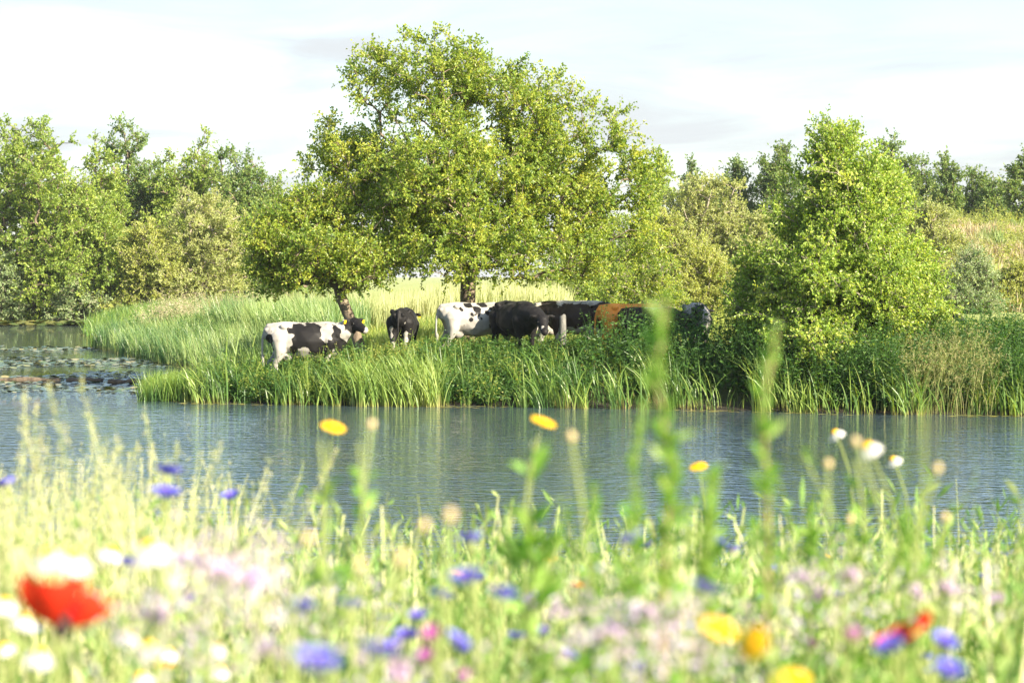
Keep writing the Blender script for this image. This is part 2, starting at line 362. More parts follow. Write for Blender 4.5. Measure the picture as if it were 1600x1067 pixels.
wm = mat_new('river_water'); nt = wm.node_tree
o = N(nt, 'ShaderNodeOutputMaterial'); p = N(nt, 'ShaderNodeBsdfPrincipled')
p.inputs['Base Color'].default_value = (.048, .075, .09, 1); p.inputs['Roughness'].default_value = .02; p.inputs['IOR'].default_value = 2.4
g = N(nt, 'ShaderNodeNewGeometry')
def wn(scale, sx, det, rot=0, dist=0.0):
    mp = N(nt, 'ShaderNodeMapping'); mp.inputs['Scale'].default_value = (sx, 1, 1); mp.inputs['Rotation'].default_value = (0, 0, rot)
    n = N(nt, 'ShaderNodeTexNoise'); n.inputs['Scale'].default_value = scale; n.inputs['Detail'].default_value = det; n.inputs['Distortion'].default_value = dist
    L(nt, g.outputs['Position'], mp.inputs[0]); L(nt, mp.outputs[0], n.inputs['Vector']); return n.outputs['Fac']
a1 = wn(2.6, .55, 3, .12, .4); a2 = wn(6.5, .6, 2, -.2, .3); a3 = wn(.12, .35, 2)
sp = N(nt, 'ShaderNodeSeparateXYZ'); L(nt, g.outputs['Position'], sp.inputs[0])
calm = N(nt, 'ShaderNodeMapRange'); calm.inputs['From Min'].default_value = 46; calm.inputs['From Max'].default_value = 66; calm.inputs['To Min'].default_value = 1; calm.inputs['To Max'].default_value = .28
L(nt, sp.outputs['Y'], calm.inputs['Value'])
pt = N(nt, 'ShaderNodeMapRange'); pt.inputs['From Min'].default_value = .4; pt.inputs['From Max'].default_value = .62; pt.inputs['To Min'].default_value = .55; pt.inputs['To Max'].default_value = 1.15; L(nt, a3, pt.inputs['Value'])
m1 = N(nt, 'ShaderNodeMath', operation='MULTIPLY_ADD'); m1.inputs[1].default_value = .85; L(nt, a2, m1.inputs[0]); L(nt, a1, m1.inputs[2])
m2 = N(nt, 'ShaderNodeMath', operation='MULTIPLY'); L(nt, calm.outputs[0], m2.inputs[0]); L(nt, pt.outputs[0], m2.inputs[1])
b = N(nt, 'ShaderNodeBump'); b.inputs['Distance'].default_value = .056
L(nt, m2.outputs[0], b.inputs['Strength']); L(nt, m1.outputs[0], b.inputs['Height']); L(nt, b.outputs[0], p.inputs['Normal']); L(nt, p.outputs[0], o.inputs[0])
mb = MB(); mb.add([(-900, 10, 0), (300, 10, 0), (300, 200, 0), (-900, 200, 0)], [(0, 1, 2, 3)])
tag(mb.build('water', wm), kind='structure')

# ------------------------------------------------------------------ trees
def tree(name, label, cat, base, blobs, ncl, tw, lv, leaf_len, lm, bm, trunk_pts, r_tip=.010, seed=1, spread=.55, group=None, twl=.42, shell=.45, wd=.6, up=.25, tmesh=None, gap=0.0, yaw=0):
    """blobs: (cx,cy,cz,rx,ry,rz). Clusters of twigs fill them; limbs join each cluster to the nearest wood."""
    root = empty(name, base, yaw); tag(root, label, cat, group)
    r = np.random.default_rng(seed)
    bl = np.array(blobs, float); vol = np.prod(bl[:, 3:6], 1) ** .8; vol /= vol.sum()
    idx = r.choice(len(bl), int(ncl * 1.6), p=vol)
    d = unit(r.normal(size=(len(idx), 3))); rad = r.uniform(0, 1, len(idx)) ** shell
    P = bl[idx, :3] + d * rad[:, None] * bl[idx, 3:6]
    if gap: P = P[(snoise(P[:, 0] * 1.1, P[:, 2] * 1.1 + P[:, 1] * .6, 2.2 / max(.5, bl[:, 3].max() ** .5), seed) > -gap)]
    P = P[P[:, 2] > .15][:ncl]
    # trunk
    tp = np.array(trunk_pts, float); nodes = []; par = []
    for i in range(len(tp) - 1):
        m = max(2, int(np.linalg.norm(tp[i + 1] - tp[i]) / .35))
        for q in range(m): nodes.append(tp[i] + (tp[i + 1] - tp[i]) * q / m); par.append(len(nodes) - 2)
    nodes.append(tp[-1]); par.append(len(nodes) - 2)
    NP = np.zeros((len(nodes) + len(P) * 4, 3)); NP[:len(nodes)] = nodes; cnt = len(nodes); cnt0 = cnt
    P = P[np.argsort(np.linalg.norm(P - tp[-1] * .55 - tp[0] * .45, axis=1))]
    ends = []; z0 = tp[0][2] + (tp[-1][2] - tp[0][2]) * .16
    for q in P:
        A = NP[:cnt]; dd = np.linalg.norm(A - q, axis=1) + 1.1 * np.maximum(0, A[:, 2] - q[2] + .15) + 3 * (A[:, 2] < z0)
        j = int(np.argmin(dd)); a = NP[j]; ln = np.linalg.norm(q - a)
        steps = 2 if ln < .6 else 4; last = j
        for s_ in range(1, steps + 1):
            t = s_ / steps; pt = a + (q - a) * t + np.array([0, 0, ln * .10 * math.sin(math.pi * t)]) + r.normal(size=3) * ln * .05 * (t < 1)
            NP[cnt] = pt; par.append(last); last = cnt; cnt += 1
        ends.append(last)
    NP = NP[:cnt]; par = np.array(par); wgt = np.zeros(cnt); wgt[ends] += 1
    for i in range(cnt - 1, 0, -1): wgt[par[i]] += wgt[i]
    rad = r_tip * np.maximum(wgt, .6) ** .46
    e = np.arange(1, cnt); tb = MB()
    ra = rad[par[e]]; ra = np.where(e < cnt0, ra, np.minimum(ra, rad[e] * 1.35))
    big = rad[e] > .05
    tubes(tb, NP[par[e]][big], NP[e][big], ra[big], rad[e][big], 9)
    tubes(tb, NP[par[e]][~big], NP[e][~big], ra[~big], rad[e][~big], 4)
    # twigs and leaves
    E = np.array(ends); C0 = NP[E]; dirn = unit(NP[E] - NP[par[E]] + unit(C0 - bl[:, :3].mean(0)) * .12)
    n = len(E); tpn = np.repeat(np.arange(n), tw)
    D = unit(dirn[tpn] * .55 + r.normal(size=(len(tpn), 3)) * spread + np.array([0, 0, up]))
    Lt = twl * r.uniform(.55, 1.25, len(tpn)); S = C0[tpn]; Tp = S + D * Lt[:, None]
    tubes(tb, S, Tp, r_tip * .6, r_tip * .25, 3)
    tb.build('trunk', bm, root, smooth=True)
    lf = MB(); li = np.repeat(np.arange(len(tpn)), lv); t = r.uniform(.15, 1.05, len(li))
    LP = S[li] + D[li] * (Lt[li] * t)[:, None] + r.normal(size=(len(li), 3)) * .02
    LD = D[li] * .5 + unit(r.normal(size=(len(li), 3))) * .9 + np.array([0, 0, -.1])
    cc = np.clip(r.normal(.45, .2, len(li)) + np.repeat(np.repeat(r.normal(0, .13, n), tw), lv), 0, 1)
    leaves(lf, LP, LD, leaf_len * r.uniform(.7, 1.25, len(li)), leaf_len * wd * r.uniform(.8, 1.2, len(li)), c=cc)
    lf.build('crown', lm, root)
    return root

def blob_px(px, py, rx, ry, d, base, dd=0.0, ry_depth=None):
    """ellipsoid seen round photo pixel (px,py), radii in pixels, relative to base"""
    c = at(px, py, d + dd) - np.array(base); k = (d + dd) / F
    return (c[0], c[1], c[2], rx * k, (ry_depth if ry_depth else rx * k * .9), ry * k)

# the big oak over the cows
d = 57.5; bx = (731 - 800) / F * d; base = (bx, d, gz(bx, d))
B = [blob_px(*q, d, base, dd=e) for q, e in [((650, 128, 112, 76), 0), ((575, 255, 105, 72), .8), ((745, 180, 120, 95), 0), ((845, 205, 90, 92), .3), ((700, 290, 150, 100), -1.2),
     ((900, 290, 110, 90), 0), ((965, 225, 40, 62), .5), ((985, 330, 55, 60), .4), ((600, 375, 130, 70), -.4), ((760, 390, 140, 62), -1.6), ((930, 385, 110, 66), -.3), ((820, 300, 130, 100), 1.6), ((520, 240, 42, 60), 0), ((520, 335, 60, 48), .3), ((560, 400, 70, 44), -.2), ((640, 330, 110, 90), 1.8), ((1000, 275, 40, 50), 0), ((735, 92, 36, 26), .2)]]
tree('oak_tree', 'tall spreading oak with yellow green crown rising above the cows', 'tree', base, B, 1330, 8, 14, .084, M['oak'], M['bark'],
     [(0, 0, -.2), (.0, 0, 1.6), (.05, .05, 2.6), (-.1, .1, 4.2), (-.5, 0, 5.8), (-.9, 0, 7.4)], r_tip=.0072, seed=11, shell=.5, wd=.66, gap=.36, twl=.44, spread=.7)
# leaning small oak on the left
d = 56; base_x = (574 - 800) / F * d; base = (base_x, d, gz(base_x, d))
B = [blob_px(*q, d, base, dd=e) for q, e in [((425, 375, 52, 50), 0), ((470, 340, 50, 36), .4), ((500, 400, 80, 52), -.4), ((560, 420, 60, 38), -.5), ((430, 425, 48, 32), .3), ((500, 340, 60, 45), .6)]]
tp = at(533, 465, d) - np.array(base); tq = at(515, 400, d) - np.array(base)
tree('leaning_tree', 'small tree with leaning bare trunk beside the leftmost cow', 'tree', base, B, 360, 7, 14, .082, M['oak'], M['bark'],
     [(0, 0, -.1), tuple(tp * .55 + np.array([.02, 0, .0])), tuple(tp), tuple(tq)], r_tip=.0092, seed=12, shell=.55, gap=.9)
# the conical alder on the right
d = 50.5; base_x = (1322 - 800) / F * d; base = (base_x, d, gz(base_x, d))
B = [blob_px(*q, d, base, dd=e) for q, e in [((1310, 238, 46, 44), 0), ((1310, 295, 82, 56), 0), ((1345, 280, 60, 44), .3), ((1330, 350, 98, 62), 0), ((1255, 345, 58, 40), .2), ((1320, 420, 125, 62), -.3), ((1390, 420, 75, 50), .1), ((1250, 470, 110, 55), 0), ((1375, 480, 100, 55), -.4),
     ((1300, 530, 120, 45), -.7), ((1195, 440, 50, 50), .4), ((1420, 500, 52, 44), .2), ((1180, 500, 45, 40), .3), ((1280, 565, 70, 22), -1.0), ((1375, 305, 40, 42), .2)]]
tree('alder_tree', 'conical glossy green alder standing on the right bank edge', 'tree', base, B, 1250, 8, 15, .078, M['alder'], M['barkp'],
     [(0, 0, -.2), (.05, 0, 1.5), (-.05, .05, 3.2), (0, 0, 4.0), (-.05, 0, 5.0)], r_tip=.0082, seed=13, shell=.6, wd=.68, gap=.5, twl=.5, up=.12)

# far trees: (label, px, top py, half width px, distance, material, shape)
def far_tree(name, label, px, top, hw, d, lm, seed, ncl=260, low=0.0, ll=.26, group='trees along the far side', twl=.8, gap=.6, cone=.35, basepy=None, bm='bark', cat='tree', lvs=8):
    k = d / F; x = (px - 800) * k; z0 = gz(x, d); base = (x, d, z0); H = HC + (YH - top) * k - z0; W = hw * k
    r = np.random.default_rng(seed); B = []
    nb = 9
    for i in range(nb):
        t = (i + .5) / nb; rr = W * (1 - cone * t) * math.sqrt(max(.08, 1 - (max(0, t - .45) / .62) ** 2)) * r.uniform(.72, .95)
        zc = H * (low + (1 - low) * t) * .93
        a = r.uniform(-1, 1) * W * .25 * (1 - t * .5)
        B.append((a, r.uniform(-.3, .3) * W, zc, rr, rr * .8, H * (1 - low) / nb * r.uniform(.9, 1.3)))
        if t < .8: B.append((-np.sign(a) * rr * .6, r.uniform(-.5, .1) * W, zc + r.uniform(-.1, .1) * H / 3, rr * .7, rr * .7, H / nb * 1.1))
    return tree(name, label, cat, base, B, int(ncl * 1.25), 6, int(lvs * 1.25), ll * .74, lm, M[bm], [(0, 0, -.3), (W * .04, 0, H * .4), (-W * .05, 0, H * .9)], r_tip=.02 * d / 140, seed=seed, twl=twl, group=group, shell=.5, gap=gap)

T = [
 ('broadleaf_tree', 'massive bright green tree at the left edge behind the water', 40, 176, 165, 143, 'far1', 21, 900, .0, .28),
 ('broadleaf_tree', 'lower rounded tree with foliage down to the water, right of the massive left edge tree', 130, 280, 100, 142, 'far1', 22, 330, .0, .27),
 ('broadleaf_tree', 'tall pointed tree behind the left trees, with dark left flank', 203, 186, 82, 156, 'far2', 23, 330, .15, .28),
 ('broadleaf_tree', 'thin crowned tree showing pale branches, behind the yellow willow scrub', 308, 195, 78, 154, 'far1', 24, 300, .15, .27),
 ('broadleaf_tree', 'dark green tree left of the leaning tree, top just above the treeline', 392, 245, 78, 150, 'far2', 25, 380, .0, .28),
 ('broadleaf_tree', 'low dark tree in the gap directly left of the big oak', 460, 300, 60, 158, 'far2', 26, 220, .0, .3),
 ('broadleaf_tree', 'broad tree filling the gap behind the trunks of the left trees', 250, 330, 110, 150, 'far1', 27, 330, .0, .28),
 ('broadleaf_tree', 'round green tree wedged between the two left peaks', 160, 222, 62, 149, 'far1', 71, 300, .0, .28),
 ('broadleaf_tree', 'green tree between the pointed tree and the thin crowned tree', 255, 232, 58, 158, 'far1', 72, 260, .0, .28),
 ('broadleaf_tree', 'green tree right of the thin crowned tree, slightly lower', 350, 235, 58, 157, 'far2', 73, 260, .0, .28),
 ('broadleaf_tree', 'low green tree closing the skyline left of the small leaning tree', 430, 275, 55, 153, 'far1', 74, 260, .0, .28),
 ('broadleaf_tree', 'small tree peeping out just right of the big oak crown', 1030, 238, 36, 150, 'far1', 28, 130, .1, .28),
 ('broadleaf_tree', 'small round topped tree on the skyline above the olive bushes', 1078, 250, 24, 165, 'far2', 29, 80, .2, .28),
 ('broadleaf_tree', 'lone skyline tree with open crown between oak and alder', 1147, 245, 28, 170, 'far2', 30, 70, .45, .28),
 ('broadleaf_tree', 'dark skyline tree touching the left side of the alder top', 1218, 226, 42, 168, 'far2', 31, 150, .2, .29),
 ('broadleaf_tree', 'skyline tree directly right of the alder top, tallest there', 1395, 218, 46, 166, 'far2', 32, 180, .0, .29),
 ('broadleaf_tree', 'narrow upright skyline tree, second right of the alder', 1440, 240, 30, 172, 'far2', 33, 100, .0, .29),
 ('broadleaf_tree', 'spiky topped skyline tree, third right of the alder', 1476, 238, 24, 168, 'far2', 34, 90, .0, .29),
 ('broadleaf_tree', 'low skyline tree, fourth right of the alder', 1518, 258, 30, 175, 'far2', 35, 100, .0, .29),
 ('broadleaf_tree', 'small skyline tree second from the right edge', 1552, 262, 22, 172, 'far2', 36, 70, .0, .29),
 ('broadleaf_tree', 'skyline tree cut by the right edge of the picture', 1600, 232, 34, 160, 'far2', 37, 150, .0, .29),
 ('broadleaf_tree', 'low dark tree filling the skyline gap left of the right edge tree', 1490, 300, 75, 178, 'far2', 38, 190, .0, .3),
 ('broadleaf_tree', 'low wide tree on the skyline behind the olive bushes', 1120, 300, 80, 175, 'far2', 39, 190, .0, .3),
 ('broadleaf_tree', 'low wide tree hidden partly behind the big oak crown', 930, 300, 90, 165, 'far1', 40, 200, .0, .3),
]
for nm, lab, px, top, hw, d, mt, sd_, ncl, low, ll in T:
    far_tree(nm, lab, px, top, hw, d, M[mt], sd_, ncl=ncl, low=low, ll=ll)

BU = [
 ('yellow green willow scrub with bare grey stems beside the left inlet', 318, 292, 80, 140, 'willow', 51, 420, 'willow_bush', .20),
 ('olive bush at the head of the left inlet, below the pointed tree', 225, 345, 55, 139, 'olive', 52, 260, 'bush', .22),
 ('bluish bush at the left edge on the waterline', 5, 395, 42, 140, 'greyleaf', 53, 190, 'bush', .22),
 ('small bushy shrub on the waterline at the foot of the left trees', 130, 440, 55, 139.5, 'greyleaf', 54, 170, 'bush', .2),
 ('large pale olive bush right of the big oak', 1105, 272, 100, 130, 'willow', 55, 560, 'bush', .20),
 ('olive bush low between big oak and pale olive bush', 1040, 330, 62, 112, 'olive', 56, 300, 'bush', .18),
 ('yellow green shrub with bare stems behind the ginger cow', 1005, 370, 72, 74, 'oak', 57, 260, 'bush', .11),
 ('low yellow green bush left of the alder, behind the last cows', 1090, 385, 60, 84, 'olive', 58, 300, 'bush', .13),
 ('pale bush behind the left side of the alder', 1190, 330, 60, 128, 'willow', 59, 260, 'bush', .2),
 ('pale willow bush directly right of the alder', 1450, 318, 62, 132, 'willow', 60, 340, 'willow_bush', .2),
 ('silvery blossoming bush on the bank right of the alder', 1520, 395, 42, 118, 'greyleaf', 61, 240, 'bush', .16),
 ('dark low bush on the meadow edge at the right', 1585, 410, 38, 124, 'olive', 64, 200, 'bush', .18),
 ('green bush below the dry scrub, beside the silvery bush', 1480, 420, 46, 122, 'olive', 65, 200, 'bush', .18),
 ('dark bush under the right part of the oak crown', 900, 395, 70, 96, 'far1', 66, 260, 'bush', .16),
]
for lab, px, top, hw, d, mt, sd_, ncl, nm, ll in BU:
    far_tree(nm, lab, px, top, hw, d, M[mt], sd_, ncl=ncl, low=.0, ll=ll, group='bushes round the meadow', twl=.6 * d / 120, gap=.9, cone=.12, bm='barkp', cat='bush', lvs=10)

# ------------------------------------------------------------------ grasses and reeds on the far bank
def scatter(n, x0, x1, y0, y1, seed, dmin=None, dmax=None, clump=None, thr=-.2):
    r = np.random.default_rng(seed); X = r.uniform(x0, x1, n); Y = r.uniform(y0, y1, n)
    k = np.abs(X) < .27 * Y + 1.5
    if dmin is not None or dmax is not None:
        sdv = shore_dist(X, Y); k &= (sdv > (dmin if dmin is not None else -1e9)) & (sdv < (dmax if dmax is not None else 1e9))
    if clump: k &= snoise(X, Y, clump, seed) > thr
    X, Y = X[k], Y[k]; return np.stack([X, Y, ground(X, Y)], 1)

def grass(mb, P, h, hs, wd, lean=(.05, .5), wind=None, seg=4, seed=0, droop=.1, tuft=1, tr=.08):
    r = np.random.default_rng(seed); n = len(P)
    hv = h * (1 + hs * snoise(P[:, 0], P[:, 1], 2.2, seed + 1) * .8)
    cv = .5 + .28 * snoise(P[:, 0], P[:, 1], 1.7, seed + 2)
    P = np.repeat(P, tuft, 0); hv = np.repeat(hv, tuft); cv = np.repeat(cv, tuft); n = len(P)
    P = P + np.concatenate([r.normal(size=(n, 2)) * tr, np.zeros((n, 1))], 1)
    az = r.uniform(0, 2 * math.pi, n)
    if wind is not None: az = np.where(r.uniform(size=n) < .65, wind + r.normal(size=n) * .7, az)
    S = blades(mb, P, np.clip(hv * r.uniform(.55, 1.15, n), .1, 9), wd * r.uniform(.6, 1.4, n), az, r.uniform(*lean, n), r.uniform(0, droop * 2, n), seg, c=np.clip(cv + r.normal(size=n) * .17, 0, 1))
    return S

def weeds(mb, P, h, n_leaf, ll, seed, wd=.5, hs=.3, stem=.006):
    """upright leafy stems"""
    r = np.random.default_rng(seed); n = len(P)
    H = h * (1 + hs * snoise(P[:, 0], P[:, 1], 2.0, seed)) * r.uniform(.7, 1.15, n)
    Tp = P + np.stack([r.normal(size=n) * .22 * H, r.normal(size=n) * .2 * H, H * r.uniform(.75, 1.08, n)], 1)
    tubes(mb, P, Tp, stem, stem * .4, 3, c=.3)
    i = np.repeat(np.arange(n), n_leaf); t = r.uniform(.12, 1.0, len(i)); a = r.uniform(0, 6.28, len(i))
    LP = P[i] + (Tp - P)[i] * t[:, None] + r.normal(size=(len(i), 3)) * .05; D = np.stack([np.cos(a), np.sin(a), r.normal(.15, .35, len(i))], 1)
    sz = ll * (1.25 - .75 * t) * r.uniform(.7, 1.3, len(i))
    leaves(mb, LP, D, sz, sz * wd, c=np.clip(r.normal(.45, .25, len(i)) + .12 * snoise(LP[:, 0], LP[:, 1], 1.5, seed), 0, 1))
    return Tp

STUFF = 'stuff'
# front edge reeds
mb = MB()
P = scatter(9000, -9, 14, 44, 56, 101, dmin=-.30, dmax=1.6, clump=2.6, thr=-.12)
P = P[snoise(P[:, 0], P[:, 1], 1.1, 77) > -.30]
hk = .78 + .42 * snoise(P[:, 0], P[:, 1], 1.3, 78)
for q0, q1, hq in ((-9, .6, .85), (.6, .95, 1.2), (.95, 9, 1.5)):
    q = P[(hk >= q0) & (hk < q1)]
    q = q[::1]; grass(mb, q, hq, .45, .027, lean=(.04, .62), wind=math.pi * .95, seg=6, seed=102, tuft=4, tr=.08, droop=.14)
q = scatter(9000, -9, 14, 44, 56, 145, dmin=-.12, dmax=.6); q = q[::4]; grass(mb, q, .5, .5, .018, lean=(.05, .7), seg=4, seed=146, tuft=3, droop=.1)
q = scatter(500, -8, 14, 44, 56, 141, dmin=-.2, dmax=1.2); grass(mb, q, 1.0, .4, .012, lean=(.5, 1.1), seg=6, seed=142, tuft=1, droop=.3)
tag(mb.build('reeds', M['reed']), 'long green reeds with straw coloured feet along the near edge of the far bank', 'reeds', kind=STUFF)
# clump of tall reeds under the second cow, sunlight painted into its paler colour
mb = MB()
P = scatter(1300, -3.4, -1.55, 50, 52.4, 103, dmin=-.3, dmax=1.1)
P = P[::2]; grass(mb, P, 1.25, .3, .028, lean=(.1, .55), wind=math.pi * 1.0, seg=5, seed=104, tuft=3, tr=.05)
tag(mb.build('reeds', M['reedp']), 'clump of reeds coloured pale as if sunlit, below the dark cow seen end-on', 'reeds', kind=STUFF)
# little reed island on the left
mb = MB()
P = scatter(1500, -8.55, -7.3, 52.3, 54.6, 105, dmin=-1.3, dmax=1.2); P[:, 2] = np.maximum(P[:, 2], -.15)
grass(mb, P, .8, .3, .018, lean=(.03, .4), seg=4, seed=106, tuft=3, tr=.07)
tag(mb.build('reeds', M['reed']), 'low tuft of reeds at the left tip of the bank by the floating logs', 'reeds', kind=STUFF)
# dark nettles and weeds behind the edge
mb = MB()
P = scatter(14000, -7, 14, 45, 58, 107, dmin=.9, dmax=3.8, clump=1.4, thr=-.35)
keep = (P[:, 0] > -1.8) | (snoise(P[:, 0], P[:, 1], 1.6, 5) > .05); P = P[keep]
hh = .5 + .75 * sstep(.9, 2.6, P[:, 0]) + .1 * sstep(8, 9.5, P[:, 0])
for a, b in ((.0, .7), (.7, 1.0), (1.0, 9)):
    q = P[(hh >= a) & (hh < b)]
    if len(q): weeds(mb, q, {.0: .6, .7: .85, 1.0: 1.42}[a], 15, .13, 108, hs=.25)
tag(mb.build('nettles', M['nettle']), 'dark green nettles and leafy weeds in front of the herd', 'weeds', kind=STUFF)
# taller shrubby growth under and right of the alder
mb = MB()
P = scatter(9000, 5.2, 14, 45, 53, 109, dmin=.4, dmax=3.4)
P = P[(P[:, 0] > 8.6) | (P[:, 0] < 8.2)]
weeds(mb, P[P[:, 0] < 8.4], 1.5, 24, .12, 110, hs=.25); weeds(mb, P[P[:, 0] >= 8.4], 1.05, 22, .12, 110, hs=.3)
tag(mb.build('weeds', M['nettle']), 'tall leafy undergrowth below the alder and to its right', 'weeds', kind=STUFF)
# buff flowering grass right of the alder
mb = MB()
P = scatter(1300, 8.2, 10.0, 46, 49.2, 111, dmin=.1, dmax=1.9)
S = grass(mb, P, 1.45, .2, .010, lean=(.05, .4), wind=0, seg=4, seed=112, tuft=1)
i = np.repeat(np.arange(len(S)), 16); rr = np.random.default_rng(1); t = rr.uniform(.0, 1, len(i)); A = S[i, 3] * (1 - t)[:, None] + S[i, 4] * t[:, None]
leaves(mb, A, unit(rr.normal(size=(len(i), 3))) + np.array([0, 0, .5]), .07, .012)
tag(mb.build('flowering_grass', M['dock']), 'buff coloured feathery grass at the foot of the alder on its right', 'grass', kind=STUFF)
# meadow grass round the cows
mb = MB()
P = scatter(34000, -9, 17, 51.5, 72, 113, dmin=1.0)
hb = (P[:, 1] < 60)
P = P[~hb | (snoise(P[:, 0], P[:, 1], 1.9, 61) > -.2)]; hb = (P[:, 1] < 60)
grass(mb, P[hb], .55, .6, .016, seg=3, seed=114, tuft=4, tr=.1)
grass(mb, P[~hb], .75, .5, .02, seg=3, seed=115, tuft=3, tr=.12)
P = scatter(5000, -9, 9, 52.5, 66, 143, dmin=1.5, clump=1.2, thr=.1)
weeds(mb, P, .6, 12, .10, 144, hs=.6, wd=.35)
tag(mb.build('meadow_grass', M['grass']), 'yellow green meadow grass round the legs of the cows', 'grass', kind=STUFF)
mb = MB()
P = scatter(30000, -20, 22, 72, 100, 116, dmin=1.0)
P = P[P[:, 0] < 8 - (P[:, 1] - 72) * 0.02]
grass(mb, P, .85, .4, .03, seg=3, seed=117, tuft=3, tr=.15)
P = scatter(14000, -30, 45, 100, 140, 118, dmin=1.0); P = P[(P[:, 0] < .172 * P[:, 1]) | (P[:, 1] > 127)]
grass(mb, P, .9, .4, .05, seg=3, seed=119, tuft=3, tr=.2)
tag(mb.build('rough_grass', M['grass']), 'rough yellow grass of the meadow behind the herd', 'grass', kind=STUFF)
mb = MB()
P = scatter(26000, 14, 50, 122, 166, 151, clump=.35, thr=-.5)
grass(mb, P, 1.0, .7, .07, seg=3, seed=152, tuft=3, tr=.25)
tag(mb.build('dry_slope_grass', M['straw']), 'dry straw pink grass covering the slope at the far right', 'grass', kind=STUFF)
mb = MB()
P = scatter(8000, 12, 50, 122, 163, 153, clump=.5, thr=-.05); weeds(mb, P, 1.5, 12, .26, 154, hs=.5, stem=.02)
tag(mb.build('slope_weeds', M['olive']), 'olive green weeds and brambles scattered over the right slope', 'weeds', kind=STUFF)
# pale reed bed behind
mb = MB()
P = scatter(15000, -9.0, 2.0, 80, 92, 120, dmin=1.5)
grass(mb, P, 1.75, .12, .03, lean=(.02, .18), seg=3, seed=121, tuft=2, tr=.12)
tag(mb.build('reed_bed', M['paler']), 'tall straw coloured reed bed seen under the oak crown', 'reeds', kind=STUFF)
# blue green reeds on the left
mb = MB()
P = scatter(17000, -17, -4, 56, 92, 122, dmin=-.1, dmax=6.5); P = P[(P[:, 0] < -5.5 - (P[:, 1] - 56) * .02)]
far_ = P[:, 1] > 72
grass(mb, P[far_], 1.2, .25, .022, lean=(.05, .45), wind=math.pi, seg=4, seed=123, tuft=4, tr=.1)
grass(mb, P[~far_], 1.25, .3, .018, lean=(.05, .45), wind=math.pi, seg=4, seed=124, tuft=4, tr=.08)
P = scatter(9000, -13, -5, 66, 84, 125, dmin=3.0)
S = grass(mb, P, 1.9, .15, .024, lean=(.05, .4), wind=math.pi, seg=4, seed=126, tuft=3, tr=.1)
tag(mb.build('reeds', M['reedb']), 'blue green reeds filling the point of land on the left', 'reeds', kind=STUFF)
mb = MB()
P = scatter(5000, -24, -15, 90, 140, 127, dmin=-.1, dmax=5)
grass(mb, P, 1.2, .3, .04, seg=3, seed=128, tuft=5, tr=.2)
tag(mb.build('reeds', M['reed']), 'distant reeds along the far side of the left inlet', 'reeds', kind=STUFF)
# waterside weeds of the rank growth left of the leftmost cow
mb = MB()
P = scatter(4200, -8, .5, 50, 54.4, 129, dmin=.2, dmax=3)
P = P[(P[:, 0] < -2.4) | (snoise(P[:, 0], P[:, 1], 2, 3) > .1)]
P, Pn = P[:len(P) // 3], P[len(P) // 3:]; weeds(mb, P, .8, 12, .10, 130, hs=.35, wd=.35)
tag(mb.build('weeds', M['grass']), 'yellow green leafy weeds in front of the two left cows', 'weeds', kind=STUFF)
mb = MB(); Pn = Pn[(Pn[:, 0] < -3.4) | (Pn[:, 0] > -2.0)]; weeds(mb, Pn, .68, 14, .12, 163, hs=.35)
P = scatter(2600, -8.6, 1, 49.8, 54, 164, dmin=.5, dmax=1.6); weeds(mb, P, .5, 12, .12, 165, hs=.3)
P = scatter(7000, -16, -4, 55, 90, 161, dmin=.4, clump=.9, thr=.18); P = P[P[:, 0] < -4.8 - (P[:, 1] - 56) * .02]
weeds(mb, P, 1.25, 16, .13, 162, hs=.3)
tag(mb.build('weeds', M['nettle']), 'dark leafy weeds growing up through the reeds of the left bank and point', 'weeds', kind=STUFF)
mb = MB()
P = scatter(1300, -15, -9, 88, 100, 131, dmin=1.5)
Tp = weeds(mb, P, 1.5, 22, .12, 132)
tag(mb.build('pink_weeds', M['pink']), 'pinkish flowering weeds behind the left reeds', 'weeds', kind=STUFF)

# floating leaves and scum
mb = MB(); r = np.random.default_rng(5)
X = r.uniform(-26, -6, 16000); Y = r.uniform(55.5, 96, 16000); k = (shore_dist(X, Y) < -.15) & (snoise(X * .5, Y * .35, 1.0, 8) > -.15 + .25 * (Y > 80)) & (np.abs(X) < .27 * Y + 1); X = X[k]; Y = Y[k]
X2 = r.uniform(-44, -19, 5000); Y2 = r.uniform(126, 143, 5000); k = (shore_dist(X2, Y2) < 0) & (Y2 + 1.0 * snoise(X2, Y2, .8, 2) > 131); X = np.concatenate([X, X2[k]]); Y = np.concatenate([Y, Y2[k]])
n = len(X); a = np.linspace(0, 2 * math.pi, 8, endpoint=False); rad = r.uniform(.05, .13, n) * np.where(Y > 120, 3.2, 1); tl = r.uniform(0, .28, n); ta = r.uniform(0, 6.28, n)
V = np.zeros((n, 8, 3)); V[..., 0] = X[:, None] + rad[:, None] * np.cos(a); V[..., 1] = Y[:, None] + rad[:, None] * np.sin(a)
V[..., 2] = .008 + (rad * tl)[:, None] * (1 + np.cos(a[None, :] - ta[:, None])) + r.uniform(0, .004, n)[:, None]
base_i = np.arange(n)[:, None] * 8; Q = np.concatenate([base_i + np.array([[0, 1, 2, 3]]), base_i + np.array([[0, 3, 4, 7]]), base_i + np.array([[4, 5, 6, 7]])])
C = np.zeros((n, 8, 3)); C[..., 0] = r.uniform(0, 1, n)[:, None]
mb.add(V.reshape(-1, 3), Q, C=C.reshape(-1, 3))
M['pad'] = leaf_mat('lily_pad', [(.05, .09, .03), (.10, .14, .045), (.16, .18, .06), (.30, .25, .08)], transl=.05, rough=.25, spec=.8)
tag(mb.build('water_lily_pads', M['pad']), 'floating lily pads and weed covering the left inlet', 'lily pads', kind=STUFF)
